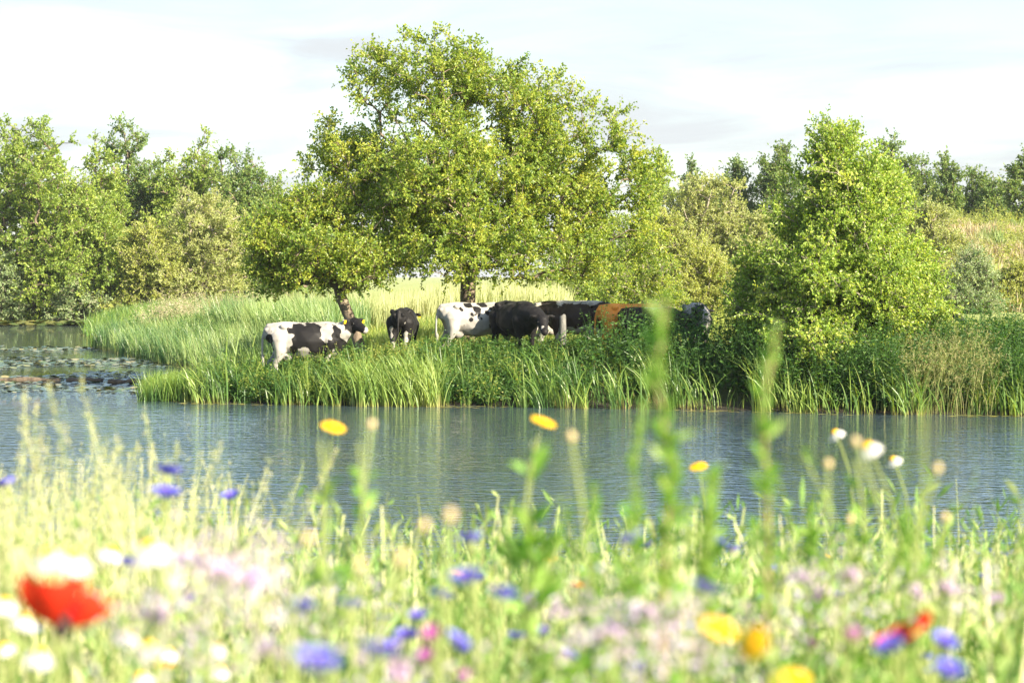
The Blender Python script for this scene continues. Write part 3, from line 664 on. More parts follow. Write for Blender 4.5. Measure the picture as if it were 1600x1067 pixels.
mb = MB(); X = r.uniform(-9, 14, 9000); Y = r.uniform(43, 53, 9000); sdv = shore_dist(X, Y); k = (sdv < .05) & (sdv > -.55) & (snoise(X, Y, .9, 4) > .0); X = X[k]; Y = Y[k]; n = len(X)
rad = r.uniform(.02, .06, n); V = np.zeros((n, 4, 3)); V[..., 0] = X[:, None] + rad[:, None] * np.array([1.8, 0, -1.8, 0]); V[..., 1] = Y[:, None] + rad[:, None] * np.array([0, 1, 0, -1]); V[..., 2] = .006 + r.uniform(0, .004, n)[:, None]
C = np.zeros((n, 4, 3)); C[..., 0] = r.uniform(0, 1, n)[:, None]
mb.add(V.reshape(-1, 3), np.arange(n)[:, None] * 4 + np.arange(4)[None, :], C=C.reshape(-1, 3))
M['scum'] = leaf_mat('duckweed', [(.18, .2, .04), (.3, .28, .06), (.4, .34, .1)], transl=.05, rough=.5)
tag(mb.build('duckweed', M['scum']), 'thin yellowish duckweed film along the foot of the reeds', 'duckweed', kind=STUFF)

def log(name, label, x0, x1, py, seed, dz=0):
    d = F * HC / (py - YH); r = np.random.default_rng(seed); n = 14
    xa = (x0 - 800) / F * d; xb = (x1 - 800) / F * d; xs = np.linspace(0, xb - xa, n); mb = MB(); s = 9
    a = np.linspace(0, 2 * math.pi, s, endpoint=False); V = []
    for i, x in enumerate(xs):
        rr = .075 * (1 + .12 * r.normal()) * (.75 if i in (0, n - 1) else 1)
        for q in a: V.append((x, .05 * math.sin(i * .7) + rr * math.cos(q) * (1 + .1 * r.normal()), .05 + .012 * math.sin(i) + rr * math.sin(q)))
    V += [(xs[0], 0, .02), (xs[-1], 0, .02)]
    Q = [(i * s + j, i * s + (j + 1) % s, (i + 1) * s + (j + 1) % s, (i + 1) * s + j) for i in range(n - 1) for j in range(s)]
    T = [(n * s, (j + 1) % s, j) for j in range(s)] + [(n * s + 1, (n - 1) * s + j, (n - 1) * s + (j + 1) % s) for j in range(s)]
    mb.add(V, Q, T); o = mb.build(name, M['log'], smooth=True); o.location = (xa, d, 0); tag(o, label, 'log', 'floating logs in the left inlet')
log('floating_log', 'dark floating log reaching the left edge of the picture', -40, 94, 597, 1)
log('floating_log', 'floating log in the middle of the row of three logs', 103, 160, 598, 2)
log('floating_log', 'floating log ending beside the tuft of reeds', 168, 228, 600, 3)

# grey fence post beside the cows
mb = MB(); s = 10; a = np.linspace(0, 2 * math.pi, s, endpoint=False); V = []
for i, (z, rr) in enumerate([(-.2, .085), (.3, .083), (.8, .08), (1.05, .078), (1.09, .066), (1.10, .02)]):
    for q in a: V.append((rr * math.cos(q) * (1 + .08 * math.sin(3 * q + i)), rr * math.sin(q), z + (.02 * math.cos(q) if z > 1 else 0)))
mb.add(V, [(i * s + j, i * s + (j + 1) % s, (i + 1) * s + (j + 1) % s, (i + 1) * s + j) for i in range(5) for j in range(s)], None)
o = mb.build('fence_post', M['post'], smooth=True); px_ = (879 - 800) / F * 52.8; o.location = (px_, 52.8, gz(px_, 52.8)); tag(o, 'weathered grey wooden post in front of the brown and white cow', 'post')

# ------------------------------------------------------------------ cows
def sph(bm_, c, r3, rot=None):
    import bmesh
    m = Matrix.Translation(Vector(c)) @ (rot or Matrix.Identity(4)) @ Matrix.Diagonal((*r3, 1))
    bmesh.ops.create_icosphere(bm_, subdivisions=2, radius=1, matrix=m)

def chain(bm_, pts):
    for (a, ra), (b_, rb) in zip(pts[:-1], pts[1:]):
        a = Vector(a); b_ = Vector(b_); n = max(2, int((b_ - a).length / (min(ra, rb) * .45)))
        for i in range(n + 1):
            t = i / n; rr = ra + (rb - ra) * t; sph(bm_, a.lerp(b_, t), (rr, rr, rr))

def cow(label, px, d, yaw, head, hdir, patch, mat, scale=1.0, tags=False, step=0.0, fill=-1.0, category='cow', tail_y=0.0):
    import bmesh
    X = (px - 800) / F * d; root = empty('cow', (X, d, gz(X, d) - .02), yaw); root.scale = (scale,) * 3
    tag(root, label, category, 'cows of the herd in the meadow')
    bm_ = bmesh.new()
    sph(bm_, (.42, 0, 1.0), (.44, .29, .40)); sph(bm_, (.0, 0, .97), (.62, .36, .41)); sph(bm_, (-.3, 0, 1.0), (.5, .32, .34))
    sph(bm_, (-.55, 0, 1.12), (.36, .27, .27)); sph(bm_, (-.74, 0, 1.13), (.2, .23, .22))
    chain(bm_, [((-.84, 0, 1.30), .07), ((-.5, 0, 1.33), .08), ((0, 0, 1.29), .10), ((.42, 0, 1.32), .09), ((.64, 0, 1.26), .13)])
    for s in (-1, 1):
        sph(bm_, (-.50, s * .22, 1.30), (.10, .065, .07)); sph(bm_, (.44, s * .13, 1.24), (.10, .06, .12)); sph(bm_, (-.88, s * .11, 1.22), (.06, .05, .06))
        st = step * s
        chain(bm_, [((-.62, s * .17, 1.02), .20), ((-.60, s * .18, .80), .15), ((-.66 - st * .5, s * .17, .62), .095), ((-.76 - st, s * .16, .50), .065), ((-.74 - st, s * .16, .30), .05), ((-.72 - st, s * .16, .12), .047), ((-.69 - st, s * .16, .05), .062)])
        chain(bm_, [((.48, s * .17, .95), .17), ((.47 + st * .5, s * .17, .72), .11), ((.47 + st, s * .16, .50), .066), ((.47 + st, s * .16, .46), .066), ((.46 + st, s * .16, .28), .046), ((.46 + st, s * .16, .12), .046), ((.49 + st, s * .16, .05), .06)])
    sph(bm_, (-.45, 0, .66), (.17, .15, .14))
    H = Vector(head); hd = Vector(hdir).normalized()
    chain(bm_, [((.55, 0, 1.08), .27), (tuple(Vector((.72, 0, 1.12)).lerp(H, .35)), .22), (tuple(H), .145)])
    chain(bm_, [((.62, 0, .85), .17), (tuple(Vector((.72, 0, .98)).lerp(H, .4)), .14)])
    muz = H + hd * .40
    chain(bm_, [(tuple(H), .135), (tuple(H + hd * .13), .128), (tuple(H + hd * .27), .098), (tuple(muz), .088)])
    sph(bm_, tuple(H + hd * .05 + Vector((0, 0, .03))), (.14, .145, .12))
    side = hd.cross(Vector((0, 0, 1)));
    if side.length < .2: side = Vector((0, 1, 0))
    side.normalize(); upv = side.cross(hd)
    for s in (-1, 1):
        e = H - hd * .04 + side * s * .13 + upv * .07
        chain(bm_, [(tuple(e), .035), (tuple(e + side * s * .08 + upv * .0), .045), (tuple(e + side * s * .16 - upv * .02), .022)])
    chain(bm_, [((-.90, 0, 1.24), .05), ((-.97, tail_y * .3, 1.05), .032), ((-.98, tail_y, .72), .026), ((-.96, tail_y, .60), .045), ((-.96, tail_y, .45), .035), ((-.96, tail_y, .38), .012)])
    me = bpy.data.meshes.new('body'); bm_.to_mesh(me); bm_.free()
    o = bpy.data.objects.new('body', me); COL.objects.link(o)
    mo = o.modifiers.new('r', 'REMESH'); mo.mode = 'VOXEL'; mo.voxel_size = .02
    ms = o.modifiers.new('s', 'SMOOTH'); ms.iterations = 5; ms.factor = .5
    bpy.context.view_layer.update(); dg = bpy.context.evaluated_depsgraph_get()
    m2 = bpy.data.meshes.new_from_object(o.evaluated_get(dg)); m2.name = 'body'
    o.modifiers.clear(); o.data = m2; bpy.data.meshes.remove(me)
    co = np.zeros(len(m2.vertices) * 3, np.float32); m2.vertices.foreach_get('co', co); co = co.reshape(-1, 3)
    val = np.full(len(co), fill)
    for (cx, cz, rx, rz, sd_, sign) in patch:       # ellipse in side view; sd_ -1 near side, 1 far side, 0 both, 2 cross-section from behind (cx is y)
        if sd_ == 2:
            q = ((co[:, 1] - cx) / rx) ** 2 + ((co[:, 2] - cz) / rz) ** 2; ok = co[:, 0] < -.3
        else:
            q = ((co[:, 0] - cx) / rx) ** 2 + ((co[:, 2] - cz) / rz) ** 2; ok = np.ones(len(co), bool) if sd_ == 0 else (co[:, 1] * sd_ > -.06)
        v = (1 - np.sqrt(q)) * min(rx, rz)
        v = v + .035 * np.sin(co[:, 0] * 17 + co[:, 2] * 9) * np.sin(co[:, 2] * 21 + co[:, 1] * 8)
        if sign > 0: val = np.where(ok, np.maximum(val, v), val)
        else: val = np.where(ok & (v > 0), -v, val)
    a = m2.attributes.new('patch', 'FLOAT', 'POINT'); a.data.foreach_set('value', val.astype(np.float32))
    m2.materials.clear(); m2.materials.append(mat)
    m2.polygons.foreach_set('use_smooth', np.ones(len(m2.polygons), bool)); o.parent = root
    for s in (-1, 1):
        b2 = bmesh.new(); bmesh.ops.create_uvsphere(b2, u_segments=10, v_segments=8, radius=.022, matrix=Matrix.Translation(H + hd * .12 + side * s * .118 + upv * .045))
        m3 = bpy.data.meshes.new('eye'); b2.to_mesh(m3); b2.free(); m3.materials.append(M['eye']); e = bpy.data.objects.new('eye', m3); COL.objects.link(e); e.parent = root
        if tags:
            p0 = H - hd * .04 + side * s * .25 + upv * .035
            b2 = bmesh.new(); rot = Matrix((side * .03, upv * .04, hd * .006)).transposed().to_4x4()
            bmesh.ops.create_cube(b2, size=2, matrix=Matrix.Translation(p0 + hd * .035) @ rot); bmesh.ops.bevel(b2, geom=b2.edges[:], offset=.003, segments=1, affect='EDGES')
            m3 = bpy.data.meshes.new('ear_tag'); b2.to_mesh(m3); b2.free(); m3.materials.append(M['tag']); e = bpy.data.objects.new('ear_tag', m3); COL.objects.link(e); e.parent = root
    return root

BW = M['cow_bw']
cow('black and white patched cow at the far left of the herd, facing right', 480, 53.2, R(5), (1.02, -.05, 1.36), (.55, -.75, -.35),
    [(.02, 1.22, .44, .16, 0, 1), (-.05, 1.0, .3, .24, 0, 1), (.3, .84, .32, .2, 0, 1), (.62, 1.1, .10, .26, 0, 1), (-.82, .95, .10, .2, 0, 1), (.72, .85, .16, .22, 0, 1), (1.05, 1.4, .26, .3, 0, 1), (-.28, .82, .1, .1, 0, 1), (.42, 1.22, .14, .14, 0, -1), (.38, 1.02, .055, .15, 0, -1), (-.1, .78, .12, .08, 0, -1)], BW, 1.07, step=.06, tags=True)
cow('black cow seen end-on with white stripes on its hind legs', 631, 54.6, R(84), (1.05, 0, 1.12), (.8, 0, -.6),
    [(-.16, .58, .055, .30, 2, -1), (.20, .70, .05, .20, 2, -1), (.17, .42, .09, .14, 2, -1)], BW, .94, fill=1.0, tags=True)
cow('white cow with small black spots on its back and flank', 744, 54.4, R(14), (1.15, 0, 1.05), (.7, -.2, -.7),
    [(-0.22, 1.33, .10, .07, 0, 1), (-0.05, 1.24, .09, .12, 0, 1), (0.13, 1.34, .14, .06, 0, 1), (0.00, 1.12, .05, .07, 0, 1), (-0.44, 1.25, .04, .06, -1, 1), (0.20, 1.17, .08, .07, 0, 1), (0.31, 1.25, .04, .04, -1, 1), (-0.37, .93, .035, .06, -1, 1), (-0.19, 1.0, .045, .035, -1, 1), (-0.05, .95, .03, .04, -1, 1), (-0.17, 1.13, .03, .04, -1, 1), (0.41, 1.14, .03, .04, -1, 1), (0.49, .84, .06, .06, -1, 1), (0.28, .8, .03, .05, -1, 1), (0.05, 1.02, .03, .03, -1, 1)], BW, 1.0, step=.04)
cow('big solid black cow overlapping the spotted white cow, head low to the right', 806, 53.4, R(-62), (1.08, .1, .98), (.75, -.25, -.75),
    [(-.92, .62, .12, .22, 0, -1), (1.32, .66, .05, .12, -1, -1)], BW, 1.02, fill=1.0)
cow('brown and white cow standing behind the grey post, facing left', 902, 55.2, R(150), (1.05, .0, 1.12), (.7, .3, -.5),
    [(.0, 1.05, .62, .30, 0, 1), (.62, .95, .3, .45, 0, 1), (-.75, 1.05, .3, .35, 0, 1), (1.1, 1.1, .4, .4, 0, 1), (.05, 1.38, .24, .06, 0, -1)], M['cow_br'], 1.0)
cow('dark brown cow with white shoulder behind the solid black cow', 888, 57.2, R(15), (1.05, .1, 1.05), (.8, -.1, -.6),
    [(-.4, 1.15, .42, .34, 0, 1), (.45, 1.0, .38, .3, 0, 1), (1.0, 1.05, .5, .4, 0, 1)], M['cow_br'], 1.0)
cow('ginger orange cow with a bright sunlit back', 990, 54.5, R(5), (1.1, 0, 1.1), (.8, 0, -.6), [(.75, 1.3, .12, .1, 0, -1)], M['cow_or'], .95, fill=1.0)
cow('dark brown cow in the shade, in front of the ginger cow', 1018, 53.8, R(-28), (1.1, 0, 1.05), (.8, 0, -.6),
    [(.1, 1.4, .3, .05, 0, -1)], M['cow_br'], .9, fill=1.0)
cow('black and white cow seen from behind at the right end of the herd', 1088, 54.6, R(76), (1.05, 0, 1.1), (.8, .2, -.5),
    [(-.17, 1.2, .12, .3, 2, 1), (.5, 1.1, .3, .5, 0, 1), (1.0, 1.1, .3, .4, 0, 1)], BW, .97)
cow('black cow mostly hidden by leaves right of the alder', 1420, 60.0, R(5), (1.1, 0, 1.1), (.8, 0, -.6), [(.1, 1.42, .4, .05, 0, -1)], BW, 1.0, fill=1.0)

# ------------------------------------------------------------------ foreground meadow
def near_scatter(n, y0, y1, seed, x0=-1, x1=1, pw=1.0):
    """uniform over the visible wedge of the near bank; x0,x1 as fractions of its half width"""
    r = np.random.default_rng(seed); Y = np.sqrt(r.uniform(y0 ** 2, y1 ** 2, n)); hw = .265 * Y + .35
    X = r.uniform(x0, x1, n) * hw; return np.stack([X, Y, ground(X, Y)], 1)

def canopy_z(P, py_top):
    return HC - (py_top - YH) / F * P[:, 1]

mb = MB(); ml = MB(); msd = MB(); r = np.random.default_rng(31)
# general mass
P = near_scatter(25000, 2.0, 15.0, 32)
P = P[(snoise(P[:, 0], P[:, 1], 5.0, 44) > -.45)]
u = (P[:, 0] / (.225 * P[:, 1]))
ptop = 838 + 380 / P[:, 1] + 8 * np.maximum(0, P[:, 1] - 6) + 190 * np.clip((3.7 - P[:, 1]) / 1.4, 0, 1) + 75 * snoise(P[:, 0], P[:, 1], 2.4, 41) * (1 + 1.2 / P[:, 1]) + 46 * r.normal(size=len(P))
topz = np.clip(canopy_z(P, ptop) - P[:, 2], .08, 1.2)
topz *= r.uniform(.6, 1.05, len(P)) * (1 + .12 * sstep(.2, .9, u) * (r.uniform(size=len(P)) < .4))
blades(mb, P, topz, .0045 * r.uniform(.6, 1.6, len(P)), r.uniform(0, 6.28, len(P)), r.uniform(.02, .28, len(P)), r.uniform(0, .08, len(P)), 5, c=np.clip(.5 + .3 * snoise(P[:, 0], P[:, 1], 2.0, 42) + .2 * r.normal(size=len(P)), 0, 1), taper=.7)
sel = r.uniform(size=len(P)) < .75; Q_ = P[sel]; Hh = topz[sel]
i = np.repeat(np.arange(len(Q_)), 9); t = r.uniform(.2, .98, len(i)); a = r.uniform(0, 6.28, len(i))
LP = Q_[i] + np.stack([np.zeros(len(i)), np.zeros(len(i)), Hh[i] * t], 1); D = np.stack([np.cos(a) * .6, np.sin(a) * .6, r.uniform(.2, 1.2, len(i))], 1)
leaves(ml, LP, D, .075 * r.uniform(.5, 1.4, len(i)), .011 * r.uniform(.6, 1.5, len(i)), c=np.clip(.45 + .3 * snoise(LP[:, 0], LP[:, 1], 3.0, 43) + .2 * r.normal(size=len(i)), 0, 1))
P = near_scatter(700, 3.1, 8.0, 61); pt = 825 + 50 * r.normal(size=len(P)); Hh = np.clip(canopy_z(P, np.clip(pt, 745, 920)) - P[:, 2], .1, 1.3)
S = blades(mb, P, Hh, .0085 * r.uniform(.6, 1.3, len(P)), r.uniform(0, 6.28, len(P)), r.uniform(.02, .25, len(P)), 0, 5, c=r.uniform(.45, 1, len(P)), taper=.4)
i = np.repeat(np.arange(len(P)), 12); f = r.uniform(1.5, 5, len(i)); k = np.minimum(f.astype(int), 4); fr = (f - k)[:, None]; a = r.uniform(0, 6.28, len(i))
leaves(ml, S[i, k] * (1 - fr) + S[i, k + 1] * fr, np.stack([np.cos(a) * .6, np.sin(a) * .6, r.uniform(.3, 1.2, len(i))], 1), .045 * r.uniform(.5, 1.4, len(i)), .014, c=r.uniform(.3, 1, len(i)))
# tall grass with seed heads on the left
def seed_grass(P, H, seed, n=26, spread=.018, ln=.011, wid=.0035, headf=.3):
    rr = np.random.default_rng(seed); m = len(P); az = rr.uniform(0, 6.28, m)
    S = blades(mb, P, H, .0035, az, rr.uniform(.02, .25, m), .02, 5, c=rr.uniform(.5, 1, m), taper=.5)
    i = np.repeat(np.arange(m), n); t = rr.uniform(0, 1, len(i)); t0 = (1 - headf) + headf * t; f = t0 * 5; k = np.minimum(f.astype(int), 4); fr = (f - k)[:, None]
    C_ = S[i, k] * (1 - fr) + S[i, k + 1] * fr; dv = unit(rr.normal(size=(len(i), 3))); dv[:, 2] = np.abs(dv[:, 2])
    A = C_ + dv * (spread * (1.15 - t))[:, None]
    leaves(msd, A, dv + np.array([0, 0, 1.3]), ln * rr.uniform(.7, 1.4, len(i)), wid * rr.uniform(.7, 1.4, len(i)))
P = near_scatter(1700, 3.6, 8.5, 51, -1.1, -.36); P = P[r.uniform(size=len(P)) < 1 - .55 * sstep(-.7, -.40, P[:, 0] / (.265 * P[:, 1] + .35))]
uu = P[:, 0] / (.225 * P[:, 1]); pt = 752 - 70 * snoise(P[:, 0], P[:, 1], 3, 52) - 55 * r.normal(size=len(P)) + 90 * sstep(-.75, -.45, uu)
pt = np.clip(pt, 600, 900)
seed_grass(P, np.clip(canopy_z(P, pt) - P[:, 2], .2, 1.5), 53)
P = near_scatter(420, 4, 10, 54, -.4, 1.1); pt = 845 - 30 * r.normal(size=len(P)); seed_grass(P, np.clip(canopy_z(P, np.clip(pt, 770, 900)) - P[:, 2], .2, 1.4), 55, n=16)
for px, py, d in [(192, 548, 4.2), (286, 535, 4.4), (170, 600, 4.5), (25, 615, 4.6), (60, 640, 5), (10, 650, 4.2), (140, 610, 4.6), (110, 660, 4.3), (218, 650, 4.9), (270, 590, 4.2), (330, 640, 4.8), (255, 660, 5.2), (300, 600, 5.4), (350, 690, 5), (390, 740, 5.2), (420, 790, 5.4), (85, 680, 5.5), (500, 700, 6), (45, 700, 5)]:
    q = at(px, py, d); g0 = gz(q[0], d); seed_grass(np.array([[q[0], q[1], g0]]), np.array([q[2] - g0]) * 1.03, int(px), n=90, spread=.016, headf=.24)
tag(mb.build('meadow_stems', M['fore']), 'blurred pale green stems of the flower meadow in the foreground', 'meadow plants', kind=STUFF)
tag(ml.build('meadow_leaves', M['forel']), 'blurred small leaves of the flower meadow in the foreground', 'meadow plants', kind=STUFF)
tag(msd.build('grass_seed_heads', M['seed']), 'cream grass seed heads standing among the foreground flowers', 'grass', kind=STUFF)
# faint mauve and cream haze of small blossoms
mb = MB()
for px, py, d, s, n in [(300, 885, 2.3, .05, 260), (350, 910, 2.2, .06, 300), (400, 890, 2.4, .05, 240), (240, 970, 2.1, .05, 240), (410, 1030, 2.0, .06, 260), (950, 1000, 2.2, .06, 260), (1010, 955, 2.4, .05, 220), (1060, 975, 2.4, .045, 200), (1000, 1030, 2.1, .05, 200), (1280, 905, 3, .05, 200), (1330, 930, 3, .06, 240),
                        (1480, 925, 2.9, .06, 240), (620, 1050, 2.2, .05, 200), (870, 950, 2.7, .05, 160), (450, 960, 2.7, .05, 160), (1160, 1040, 2.3, .04, 160), (1240, 990, 2.6, .05, 160), (560, 930, 3.2, .05, 140)]:
    q = at(px, py, d); n = n // 2; C_ = q + r.normal(size=(n, 3)) * s * np.array([.8, 1.3, .4]); leaves(mb, C_, r.normal(size=(n, 3)), .010, .007, c=np.clip(r.normal(.5, .3, n), 0, 1))
    m = 14; F0 = C_[:m]; feet = F0.copy(); feet[:, 2] = ground(F0[:, 0], F0[:, 1])
tag(mb.build('small_blossoms', M['mauve']), 'drifts of tiny mauve and buff blossoms between the foreground flowers', 'blossoms', kind=STUFF)

# flowers -------------------------------------------------------------
def ring(mb, n, r0, r1, wd, z0, z1, M4, jit=.1, seg=3, curl=0.0, seed=0, tipw=.8):
    """n petals from radius r0 height z0 to radius r1 height z1, curl bends the tip down"""
    rr = np.random.default_rng(seed)
    for k in range(n):
        a = 2 * math.pi * k / n + rr.normal() * jit; l = 1 + rr.normal() * jit * .8; V = []; c = rr.uniform()
        for i in range(seg + 1):
            t = i / seg; rad = r0 + (r1 - r0) * t * l; z = z0 + (z1 - z0) * t - curl * t * t; w_ = wd * (.35 + .65 * math.sin(math.pi * min(1, t * .62 + .12))) * (tipw if i == seg else 1) / 2
            for s in (-1, 0, 1): V.append((rad * math.cos(a) - s * w_ * math.sin(a), rad * math.sin(a) + s * w_ * math.cos(a), z + (abs(s) * wd * .12)))
        V = np.array([M4 @ Vector(v) for v in V]); Q = [(i * 3 + j, i * 3 + j + 1, i * 3 + j + 4, i * 3 + j + 3) for i in range(seg) for j in range(2)]
        mb.add(V, Q, C=np.full((len(V), 3), c))

def dome(mb, rad, h, M4, n=14, m=5, bumpy=.0, z0=0, full=False, seed=0):
    rr = np.random.default_rng(seed); V = []; lo = -.5 * math.pi if full else 0
    for i in range(m + 1):
        ph = lo + (math.pi / 2 - lo) * i / m
        for j in range(n):
            a = 2 * math.pi * j / n; q = 1 + bumpy * rr.normal(); V.append((rad * math.cos(ph) * math.cos(a) * q, rad * math.cos(ph) * math.sin(a) * q, z0 + h * math.sin(ph)))
    V = np.array([M4 @ Vector(v) for v in V]); Q = [(i * n + j, i * n + (j + 1) % n, (i + 1) * n + (j + 1) % n, (i + 1) * n + j) for i in range(m) for j in range(n)]
    mb.add(V, Q, C=rr.uniform(0, 1, (len(V), 3)))

GREEN = M['fore']
def flower(kind, px, py, wpx, label, size=None, tilt=None, seed=0, d=None, stem_leaves=5, col=None, flat=1.0):
    rr = np.random.default_rng(seed + 1000)
    sz = size or {'cornflower': .040, 'daisy': .042, 'marigold': .042, 'poppy': .078, 'bud': .012, 'lilac': .042, 'knapweed': .032}[kind]
    if kind == 'bud': wpx *= .85; sz *= .8
    k_ = 1 if (kind not in ('cornflower', 'lilac', 'daisy', 'knapweed', 'marigold') or py < 835) else (.88 if py < 890 else .68)
    sz *= k_
    d = d or sz * F / wpx; H = at(px, py, d); g0 = gz(H[0] + .02, d); hh = H[2] - g0
    foot = np.array([H[0] + rr.normal() * .04, d + rr.uniform(0, .06), g0])
    names = {'cornflower': 'cornflower', 'daisy': 'daisy', 'marigold': 'corn_marigold', 'poppy': 'poppy', 'bud': 'flower_bud', 'lilac': 'phacelia', 'knapweed': 'knapweed'}
    cats = {'cornflower': 'cornflower', 'daisy': 'daisy', 'marigold': 'marigold', 'poppy': 'poppy', 'bud': 'flower bud', 'lilac': 'flower', 'knapweed': 'flower'}
    root = empty(names[kind], tuple(foot)); tag(root, label, cats[kind], {'cornflower': 'cornflowers in the foreground meadow', 'daisy': 'daisies in the foreground meadow', 'marigold': 'yellow and orange flowers in the foreground meadow', 'poppy': 'poppies in the foreground meadow', 'bud': 'closed buds in the foreground meadow', 'lilac': 'lilac flower heads in the foreground meadow', 'knapweed': 'purple flower heads in the foreground meadow'}[kind])
    hl = H - foot; tl = R(rr.uniform(5, 35)) if tilt is None else R(tilt[0]); ta = rr.uniform(0, 6.28) if tilt is None else R(tilt[1])
    M4 = Matrix.Translation(Vector(hl)) @ Matrix.Rotation(ta, 4, 'Z') @ Matrix.Rotation(tl, 4, 'Y')
    neck = np.array(M4 @ Vector((0, 0, -sz * .45)))
    # stem: bezier from foot to neck
    axis = np.array((M4.to_3x3() @ Vector((0, 0, 1)))); c1 = np.array([0, 0, hh * .4]); c2 = neck - axis * hh * .18; T_ = np.linspace(0, 1, 9)[:, None]
    S = (1 - T_) ** 3 * 0 + 3 * (1 - T_) ** 2 * T_ * c1 + 3 * (1 - T_) * T_ ** 2 * c2 + T_ ** 3 * neck
    sm = MB(); tubes(sm, S[:-1], S[1:], .0022 if kind != 'poppy' else .0028, .0018 if kind != 'poppy' else .0025, 5, c=.55); sm.build('stem', GREEN, root, True)
    if stem_leaves and kind != 'bud':
        lm = MB(); k = stem_leaves; t = rr.uniform(.25, .85, k); f = t * 8; ki = f.astype(int); LP = S[ki]; a = rr.uniform(0, 6.28, k)
        leaves(lm, LP, np.stack([np.cos(a), np.sin(a), rr.uniform(.4, 1.5, k)], 1), .09 * rr.uniform(.6, 1.2, k), .009); lm.build('leaves', M['forel'], root)
    if kind == 'cornflower':
        pm = MB(); ring(pm, 10, sz * .12, sz * .52, sz * .34, 0, sz * .22, M4, .12, 3, -.002, seed, 1.15); ring(pm, 7, sz * .08, sz * .36, sz * .25, .002, sz * .33, M4, .15, 3, 0, seed + 1, 1.1)
        pm.build('petals', M[col or 'blue'], root, True)
        cm = MB(); ring(cm, 9, .001, sz * .2, sz * .08, .003, sz * .35, M4, .15, 2, 0, seed + 2); cm.build('centre', M['bluec' if not col else col], root)
        km = MB(); dome(km, sz * .16, sz * .25, M4, 10, 6, .05, -sz * .2, True); km.build('calyx', GREEN, root, True)
    elif kind == 'knapweed':
        pm = MB(); ring(pm, 18, sz * .1, sz * .46, sz * .13, 0, sz * .32, M4, .1, 3, 0, seed); ring(pm, 12, sz * .05, sz * .26, sz * .1, 0, sz * .42, M4, .1, 3, 0, seed + 1); pm.build('petals', M[col or 'magenta'], root, True)
        km = MB(); dome(km, sz * .22, sz * .28, M4, 10, 6, .05, -sz * .2, True); km.build('calyx', GREEN, root, True)
    elif kind == 'daisy':
        pm = MB(); ring(pm, 17, sz * .15, sz * .52, sz * .17, .001, -sz * .02, M4, .06, 3, sz * .30, seed, .8); pm.build('petals', M['white'], root, True)
        cm = MB(); dome(cm, sz * .21, sz * .17, M4, 14, 5, .04); cm.build('centre', M['disc'], root, True)
        km = MB(); dome(km, sz * .16, sz * .1, M4, 10, 4, .0, -sz * .07, True); km.build('calyx', GREEN, root, True)
    elif kind == 'marigold':
        pm = MB(); ring(pm, 13, sz * .12, sz * .52, sz * .26, .001, sz * .08, M4, .06, 3, sz * .10, seed, .95); pm.build('petals', M[col or 'yellow'], root, True)
        cm = MB(); dome(cm, sz * .2, sz * .12, M4, 14, 5, .05); cm.build('centre', M['disc'], root, True)
        km = MB(); dome(km, sz * .2, sz * .14, M4, 10, 4, .0, -sz * .08, True); km.build('calyx', GREEN, root, True)
    elif kind == 'poppy':
        for q in range(4):
            V = []; a0 = q * math.pi / 2 + (.2 if q % 2 else 0); nn, mm = 11, 8; out_ = 1.0 if q % 2 == 0 else .88
            for i in range(mm):
                t = i / (mm - 1)
                for j in range(nn):
                    s = j / (nn - 1) * 2 - 1; a = a0 + s * .95 * (.35 + .65 * t); rad = sz * .5 * out_ * math.sin(t * 1.45) * (1 - .12 * s * s)
                    z = sz * (.44 * t ** 1.5 + .06 * math.sin(5 * s + q * 2) * t + .025 * math.sin(13 * s + 3 * q) * t) * (1.0 if q % 2 == 0 else .8)
                    V.append(tuple(M4 @ Vector((rad * math.cos(a), rad * math.sin(a), (z - sz * .18) * flat))))
            pm = MB(); pm.add(V, [(i * nn + j, i * nn + j + 1, (i + 1) * nn + j + 1, (i + 1) * nn + j) for i in range(mm - 1) for j in range(nn - 1)], C=np.full((nn * mm, 3), q / 3)); pm.build('petal', M[col or 'red'], root, True)
        cm = MB(); dome(cm, sz * .09, sz * .16, M4, 12, 6, .03, -sz * .1, True); cm.build('centre', M['dark'], root, True)
    elif kind == 'bud':
        pm = MB(); dome(pm, sz * .5, sz * .62, M4, 12, 7, .04, 0, True, seed); pm.build('bud_head', M[col or 'bud'], root, True)
    elif kind == 'lilac':
        pm = MB()
        for q in range(12):
            v = rr.normal(size=3); v[2] = abs(v[2]) * .8; v = v / np.linalg.norm(v) * sz * .38 * rr.uniform(.6, 1)
            m4 = M4 @ Matrix.Translation(Vector(v)) @ Vector(v).to_track_quat('Z', 'Y').to_matrix().to_4x4(); ring(pm, 5, .001, sz * .17, sz * .15, 0, sz * .09, m4, .1, 2, 0, seed + q)
        pm.build('petals', M[col or 'lilac'], root, True)
        km = MB(); dome(km, sz * .25, sz * .2, M4, 10, 6, .1, -sz * .02, True); km.build('calyx', GREEN, root, True)
    return root

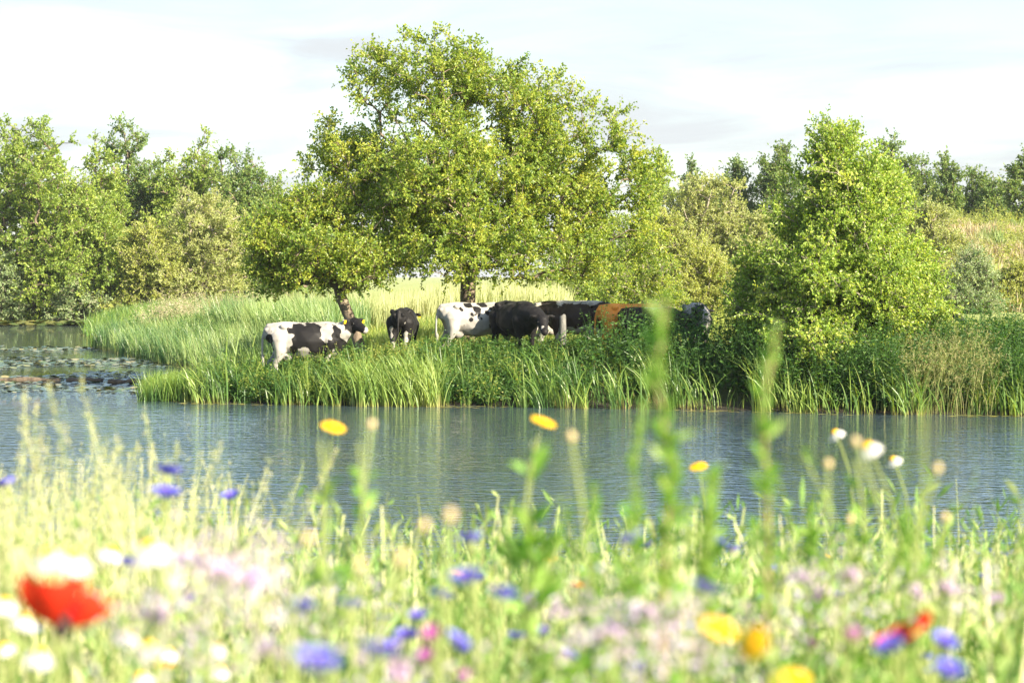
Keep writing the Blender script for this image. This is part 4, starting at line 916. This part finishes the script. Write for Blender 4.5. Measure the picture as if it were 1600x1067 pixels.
FL = [
 ('cornflower', 262, 743, 42, 'blue cornflower high on the left, upper of the close pair'),
 ('cornflower', 258, 778, 45, 'blue cornflower just under the upper left one'),
 ('cornflower', 10, 760, 32, 'blue cornflower at the left edge above the daisies'),
 ('cornflower', 360, 780, 30, 'small blue cornflower against the water on the left'),
 ('cornflower', 736, 848, 44, 'blue cornflower against the water at the centre'),
 ('cornflower', 730, 912, 50, 'wide pale blue cornflower below the one at the centre against the water'),
 ('cornflower', 688, 934, 34, 'cornflower lower left of the wide pale blue cornflower'),
 ('cornflower', 785, 938, 46, 'deep blue cornflower right of the wide pale blue cornflower'),
 ('cornflower', 470, 956, 46, 'cornflower right of the daisies in the lower left, level with the poppy'),
 ('cornflower', 548, 952, 40, 'cornflower between the left meadow and the blue group'),
 ('cornflower', 712, 1010, 44, 'deep blue cornflower right of the magenta pair'),
 ('cornflower', 590, 1028, 60, 'large cornflower left of the magenta pair'),
 ('cornflower', 492, 1047, 70, 'largest cornflower, at the bottom edge left of centre'),
 ('cornflower', 988, 848, 44, 'cornflower against the water right of centre'),
 ('cornflower', 1118, 850, 34, 'cornflower beside the tall right weed stems'),
 ('cornflower', 1104, 928, 46, 'deep blue cornflower above the large yellow flowers'),
 ('cornflower', 1092, 985, 30, 'small cornflower touching the large yellow flower'),
 ('cornflower', 1398, 1017, 46, 'violet blue cornflower directly under the orange red poppy'),
 ('cornflower', 1478, 1010, 40, 'deep blue cornflower right of the orange red poppy'),
 ('cornflower', 1486, 1058, 52, 'pale cornflower on the bottom edge at the right'),
 ('cornflower', 652, 970, 34, 'pale cornflower in the middle of the blue group'),
 ('cornflower', 600, 972, 30, 'small cornflower above the large one left of the magenta pair'),
 ('cornflower', 634, 1000, 36, 'cornflower touching the magenta pair on its left'),
 ('cornflower', 1216, 892, 20, 'tiny blue cornflower right of the tall weeds'),
 ('cornflower', 1530, 868, 16, 'tiny cornflower at the waterline on the right'),
 ('cornflower', 1572, 868, 15, 'tiny cornflower close to the right edge'),
 ('cornflower', 1442, 868, 16, 'tiny cornflower below the single pale bud'),
 ('cornflower', 40, 988, 34, 'dull blue cornflower under the big red poppy on its left'),
 ('cornflower', 195, 885, 36, 'blue violet cornflower between the two groups of white daisies'),
 ('cornflower', 806, 1000, 30, 'small cornflower right of the deep blue pair'),
 ('cornflower', 830, 940, 26, 'pale small cornflower right of the deep blue one at centre'),
 ('cornflower', 1000, 1050, 30, 'small cornflower on the bottom edge at the centre right'),
 ('knapweed', 676, 998, 38, 'upper magenta flower of the pair in the blue group'),
 ('knapweed', 668, 1032, 36, 'lower magenta flower of the pair in the blue group'),
 ('knapweed', 1336, 1000, 38, 'purple flower just left of the orange red poppy'),
 ('daisy', 72, 868, 58, 'white daisy above the big red poppy, left of its pair'),
 ('daisy', 112, 872, 60, 'white daisy above the big red poppy, right of its pair'),
 ('daisy', 172, 862, 40, 'smaller white daisy between the two large daisies on the left'),
 ('daisy', 230, 856, 62, 'large white daisy with orange centre, upper left meadow'),
 ('daisy', 5, 942, 42, 'white daisy at the left edge beside the big red poppy'),
 ('daisy', 36, 968, 42, 'white daisy tucked under the left petal of the big red poppy'),
 ('daisy', 3, 1012, 34, 'white daisy at the left edge near the bottom corner'),
 ('daisy', 58, 1024, 48, 'white daisy directly below the big red poppy'),
 ('daisy', 198, 994, 44, 'white daisy right of the big red poppy, first of the diagonal row'),
 ('daisy', 230, 1012, 48, 'white daisy in the middle of the diagonal row'),
 ('daisy', 262, 1020, 32, 'small white daisy at the end of the diagonal row'),
 ('daisy', 338, 1010, 38, 'white daisy standing alone right of the diagonal row'),
 ('daisy', 216, 1060, 40, 'white daisy on the bottom edge below the diagonal row'),
 ('daisy', 342, 1048, 34, 'faint white daisy on the bottom edge, below the lone one'),
 ('daisy', 1305, 676, 28, 'small white daisy against the water, left of the tall right cluster'),
 ('daisy', 1356, 698, 44, 'largest white daisy of the tall right cluster against the water'),
 ('daisy', 1396, 718, 27, 'small white daisy low on the right of the tall right cluster'),
 ('marigold', 520, 667, 38, 'tall yellow marigold standing against the water on the left'),
 ('marigold', 850, 659, 40, 'tall yellow marigold standing against the water at the centre'),
 ('marigold', 1092, 729, 27, 'yellow marigold between the two tall weeds'),
 ('marigold', 860, 874, 22, 'small yellow flower at the water edge, centre'),
 ('marigold', 718, 896, 24, 'small yellow flower between two cornflowers'),
 ('marigold', 1124, 982, 60, 'large golden flower lower right, left one of two'),
 ('marigold', 1180, 1006, 56, 'large golden flower lower right, tilted, right one of two'),
 ('marigold', 1240, 1063, 54, 'golden flower cut by the bottom edge'),
 ('marigold', 1294, 868, 16, 'tiny yellow flower in the right meadow'),
]
X_ = [
 (458, 962, 30, 'cornflower hugging the left side of the one level with the poppy'), (771, 884, 20, 'small dark cornflower above the deep blue one at centre'), (641, 996, 26, 'dusky cornflower close left of the magenta pair, half hidden'),
 (572, 1040, 34, 'cornflower low on the left flank of the large one beside the magenta pair'), (611, 1016, 30, 'cornflower on the upper right flank of the large one beside the magenta pair'), (744, 909, 26, 'cornflower overlapping the wide pale blue one on its right'),
 (697, 940, 26, 'cornflower directly below left of the wide pale blue one, half faded'), (520, 1050, 40, 'cornflower just right of the largest one on the bottom edge'), (722, 1022, 30, 'cornflower below the deep blue one right of the magenta pair'),
 (845, 994, 32, 'dull slate blue cornflower in the lower centre'), (917, 900, 28, 'pale cornflower above the soft orange flower'), (965, 986, 18, 'tiny violet blue cornflower inside the brownish drift'),
 (1102, 1037, 32, 'pale blue cornflower below the golden flowers'), (1098, 862, 24, 'pale cornflower left of the one beside the tall right weed stems'), (1147, 862, 24, 'pale cornflower right of the one beside the tall right weed stems'),
 (1014, 856, 22, 'pale cornflower touching the one against the water right of centre'), (1372, 972, 18, 'faint small cornflower above left of the orange red poppy'), (1465, 1056, 30, 'cornflower on the bottom edge, left half of a pale pair at the right'),
 (1451, 1032, 22, 'small cornflower between the two poppies at the right, low down'), (1568, 1010, 24, 'faint blue cornflower right of the small faded poppy'), (1436, 934, 20, 'small cornflower beside the lilac head above the orange red poppy'), (1412, 903, 18, 'tiny cornflower high in the right meadow'),
 (1316, 934, 22, 'small cornflower beside the lilac head above the purple flower'), (606, 950, 24, 'small pale cornflower at the top left of the blue group'), (300, 940, 26, 'single dusky cornflower right of the big scarlet poppy'), (890, 1030, 30, 'cornflower on its own near the bottom at the centre'),
 (1540, 905, 18, 'tiny pale cornflower near the right edge below the waterline'), (1190, 940, 22, 'small cornflower between the tall weed stem and the purple flower')]
FL += [('cornflower', a, b_, c_, l_) for a, b_, c_, l_ in X_]
for i, f in enumerate(FL):
    kind, px, py, wp, lab = f; kw = {}
    if kind == 'daisy': kw['tilt'] = (18 if px < 1200 else 28, 300 + 70 * math.sin(i * 2.1))
    if px in (1356, 1305, 1396): kw['tilt'] = (32, 200)
    if kind == 'marigold': kw['tilt'] = (62 if px == 1180 else 25, 280 + 60 * math.sin(i * 1.7))
    flower(kind, px, py, wp, lab, seed=i, stem_leaves=6, **kw)
flower('marigold', 1592, 862, 26, 'pale cream flower at the right edge above the water line', seed=80, col='cream')
flower('marigold', 1583, 1052, 28, 'pale cream flower at the bottom right corner', seed=81, col='cream')
flower('marigold', 256, 1041, 28, 'orange flower under the diagonal row of daisies', seed=82, col='orange')
flower('marigold', 905, 915, 26, 'soft orange flower in the meadow centre', seed=83, col='orange')
flower('knapweed', 1271, 1011, 26, 'dark plum flower left of the purple one', seed=84, col='plum')
flower('knapweed', 727, 1064, 36, 'violet flower on the bottom edge below the blue group', seed=85)
flower('poppy', 98, 958, 175, 'big scarlet poppy in the lower left corner', seed=86, tilt=(20, 70), size=.095, flat=.78)
flower('poppy', 1418, 992, 100, 'orange red poppy leaning right in the lower right', seed=87, tilt=(-28, 0), size=.062, flat=.42)
flower('poppy', 1542, 992, 34, 'small faded red poppy near the lower right edge', seed=88, tilt=(40, 200), size=.05)
for i, (px, py, wp, lab) in enumerate([(580, 663, 15, 'yellowish bud right of the left tall marigold'), (893, 682, 16, 'pale bud right of the central tall marigold'), (1295, 725, 15, 'round bud under the small left daisy of the tall cluster'), (1466, 732, 16, 'single pale bud standing apart at the right against the water'), (1338, 690, 16, 'pale bud touching the largest daisy of the tall cluster'),
                                       (480, 842, 22, 'peach tipped bud left of the lowest gap of water'), (562, 884, 22, 'peach tipped bud in the middle left meadow'), (626, 872, 24, 'peach tipped bud beside the water left of the centre cornflower'), (662, 822, 20, 'slender bud beside the tallest peach bud'), (703, 805, 22, 'tallest peach bud, left of the central cornflower'), (1478, 808, 14, 'tiny pink bud at the right water edge'), (1330, 812, 14, 'tiny pale bud below the tall right cluster')]):
    flower('bud', px, py, wp, lab, seed=200 + i)
LI = [(290, 882, 50), (345, 900, 56), (395, 912, 52), (240, 968, 54), (420, 1030, 56), (950, 1000, 52), (1005, 962, 44), (1060, 975, 44), (1290, 932, 36), (1330, 905, 38), (1435, 930, 36), (1482, 925, 40), (1250, 905, 32), (620, 1052, 50), (1560, 940, 32), (870, 960, 34)]
names_ = ['right of the large upper left daisy', 'second to the right of the large upper left daisy', 'third to the right of the large upper left daisy', 'right of the big scarlet poppy, above the diagonal daisies', 'left of the largest cornflower on the bottom edge', 'lowest in the brownish drift right of centre', 'highest in the brownish drift right of centre', 'between the brownish drift and the golden flowers', 'above the purple flower on the right', 'high in the right meadow above the orange red poppy', 'right above the orange red poppy', 'above the deep blue cornflower on the right', 'between the tiny cornflower and the right meadow', 'bottom edge between the large cornflower and the magenta pair', 'near the right edge above the small faded poppy', 'in the meadow centre beside the soft orange flower']
for i, ((px, py, wp), nm) in enumerate(zip(LI, names_)):
    flower('lilac', px, py, wp, 'blurred lilac flower head ' + nm, seed=300 + i)

# tall leafy weeds
def tall_weed(label, px, py, d, lean, lw, n_leaf, seed, spike=True, ll=.06, dark=False, name='tall_weed', branches=0):
    rr = np.random.default_rng(seed); H = at(px, py, d); fx = H[0] + lean; g0 = gz(fx, d); foot = np.array([fx, d, g0]); hl = H - foot
    root = empty(name, tuple(foot)); tag(root, label, 'weed', 'tall weeds rising above the flower meadow')
    T_ = np.linspace(0, 1, 14)[:, None]; S = T_ * hl + np.array([1, 0, 0]) * (np.sin(T_ * math.pi) * -lean * .25) + np.concatenate([rr.normal(size=(14, 2)) * .004, np.zeros((14, 1))], 1)
    S[0] = 0; n_leaf = int(n_leaf * 2.6); ll = ll * 1.1; sm = MB(); rad = np.linspace(lw, lw * .35, 14); tubes(sm, S[:-1], S[1:], rad[:-1], rad[1:], 6, c=.35 if dark else .6)
    ends = [S[-1]]
    lm = MB(); t = rr.uniform(.15, .98, n_leaf); 
    def put(S, t, ll, sc=1.0):
        f = t * (len(S) - 1); k = np.minimum(f.astype(int), len(S) - 2); fr = (f - k)[:, None]; P = S[k] * (1 - fr) + S[k + 1] * fr; a = rr.uniform(0, 6.28, len(t))
        z = ll * (1.3 - .8 * t) * sc; leaves(lm, P, np.stack([np.cos(a), np.sin(a), rr.uniform(.3, 1.6, len(t))], 1), z * rr.uniform(.7, 1.3, len(t)), z * .4)
    put(S, t, ll)
    if spike: put(S, rr.uniform(.72, 1.0, n_leaf * 3), ll * .45)
    for b_ in range(branches):
        k = rr.integers(5, 12); a = rr.uniform(0, 6.28); ln = rr.uniform(.08, .2); Sb = S[k] + np.linspace(0, 1, 5)[:, None] * np.array([math.cos(a) * ln * .5, math.sin(a) * ln * .5, ln]); tubes(sm, Sb[:-1], Sb[1:], lw * .22, lw * .15, 4, c=.6); put(Sb, rr.uniform(.1, 1, 16), ll * .5)
    sm.build('stem', M['stemd'] if dark else M['fore'], root, True); lm.build('leaves', M['weedleaf'], root); return root
M['weedleaf'] = leaf_mat('tall_weed_leaf', [(.12, .27, .04), (.20, .36, .06), (.34, .46, .12)], transl=.42, rough=.5, tcol=(1.4, 1.5, .6))
M['stemd'] = bark_mat('reddish_stem', (.30, .17, .12), (.42, .26, .18), 30)
tall_weed('tallest green weed with reddish stem, right of centre', 1042, 462, 2.2, -.005, .0045, 40, 1, dark=True, ll=.045)
tall_weed('second tallest weed, leaning right in front of the alder shadow', 1200, 512, 2.3, -.03, .004, 36, 2, dark=True, ll=.042)
tall_weed('whitish leafed spike left of the tallest weed', 994, 625, 2.5, -.06, .003, 30, 3, ll=.04)
tall_weed('plant of the left tall marigold with forked stem', 560, 690, 2.7, -.05, .004, 16, 4, spike=False, ll=.05)
tall_weed('stem of the left marigold plant with broad lower leaves', 508, 690, 2.7, 0, .005, 16, 5, spike=False, ll=.06)
tall_weed('plant under the central tall marigold with rounded leaves', 832, 690, 2.6, 0, .005, 24, 6, spike=False, ll=.07, branches=2)
tall_weed('stout branching stem of the tall daisy cluster', 1350, 720, 3.0, .01, .0055, 26, 7, spike=False, ll=.05, branches=5)
tall_weed('yellow tipped thin stalk leaning right at the far right', 1448, 632, 2.6, -.06, .0028, 4, 8, spike=False, ll=.02)
tall_weed('bushy green weed between the two tallest weeds', 1110, 740, 2.6, .0, .004, 50, 9, ll=.05, branches=6)
tall_weed('soft green weed between centre marigold and whitish spike', 930, 760, 2.8, .0, .003, 34, 10, ll=.05, branches=3)
tall_weed('ferny weed right of the tall daisy cluster', 1420, 800, 3.0, .0, .003, 44, 11, ll=.045, branches=5)
tall_weed('yellowish weed left of the tall daisy cluster', 1270, 790, 3.4, .0, .003, 40, 12, ll=.05, branches=4)

# thin summer haze
hm = bpy.data.materials.new('haze'); hm.use_nodes = True; nt = hm.node_tree; nt.nodes.clear()
o = N(nt, 'ShaderNodeOutputMaterial'); pv = N(nt, 'ShaderNodeVolumePrincipled'); pv.inputs['Density'].default_value = .00014; pv.inputs['Color'].default_value = (.92, .95, 1, 1); pv.inputs['Anisotropy'].default_value = .2
L(nt, pv.outputs[0], o.inputs['Volume'])
mb = MB(); x0, x1, y0, y1, z0, z1 = -1000, 1000, -40, 2600, -2.5, 24
mb.add([(x0, y0, z0), (x1, y0, z0), (x1, y1, z0), (x0, y1, z0), (x0, y0, z1), (x1, y0, z1), (x1, y1, z1), (x0, y1, z1)], [(0, 3, 2, 1), (4, 5, 6, 7), (0, 1, 5, 4), (1, 2, 6, 5), (2, 3, 7, 6), (3, 0, 4, 7)])
tag(mb.build('haze', hm), 'thin pale summer haze over the meadow and river', 'haze', kind=STUFF)
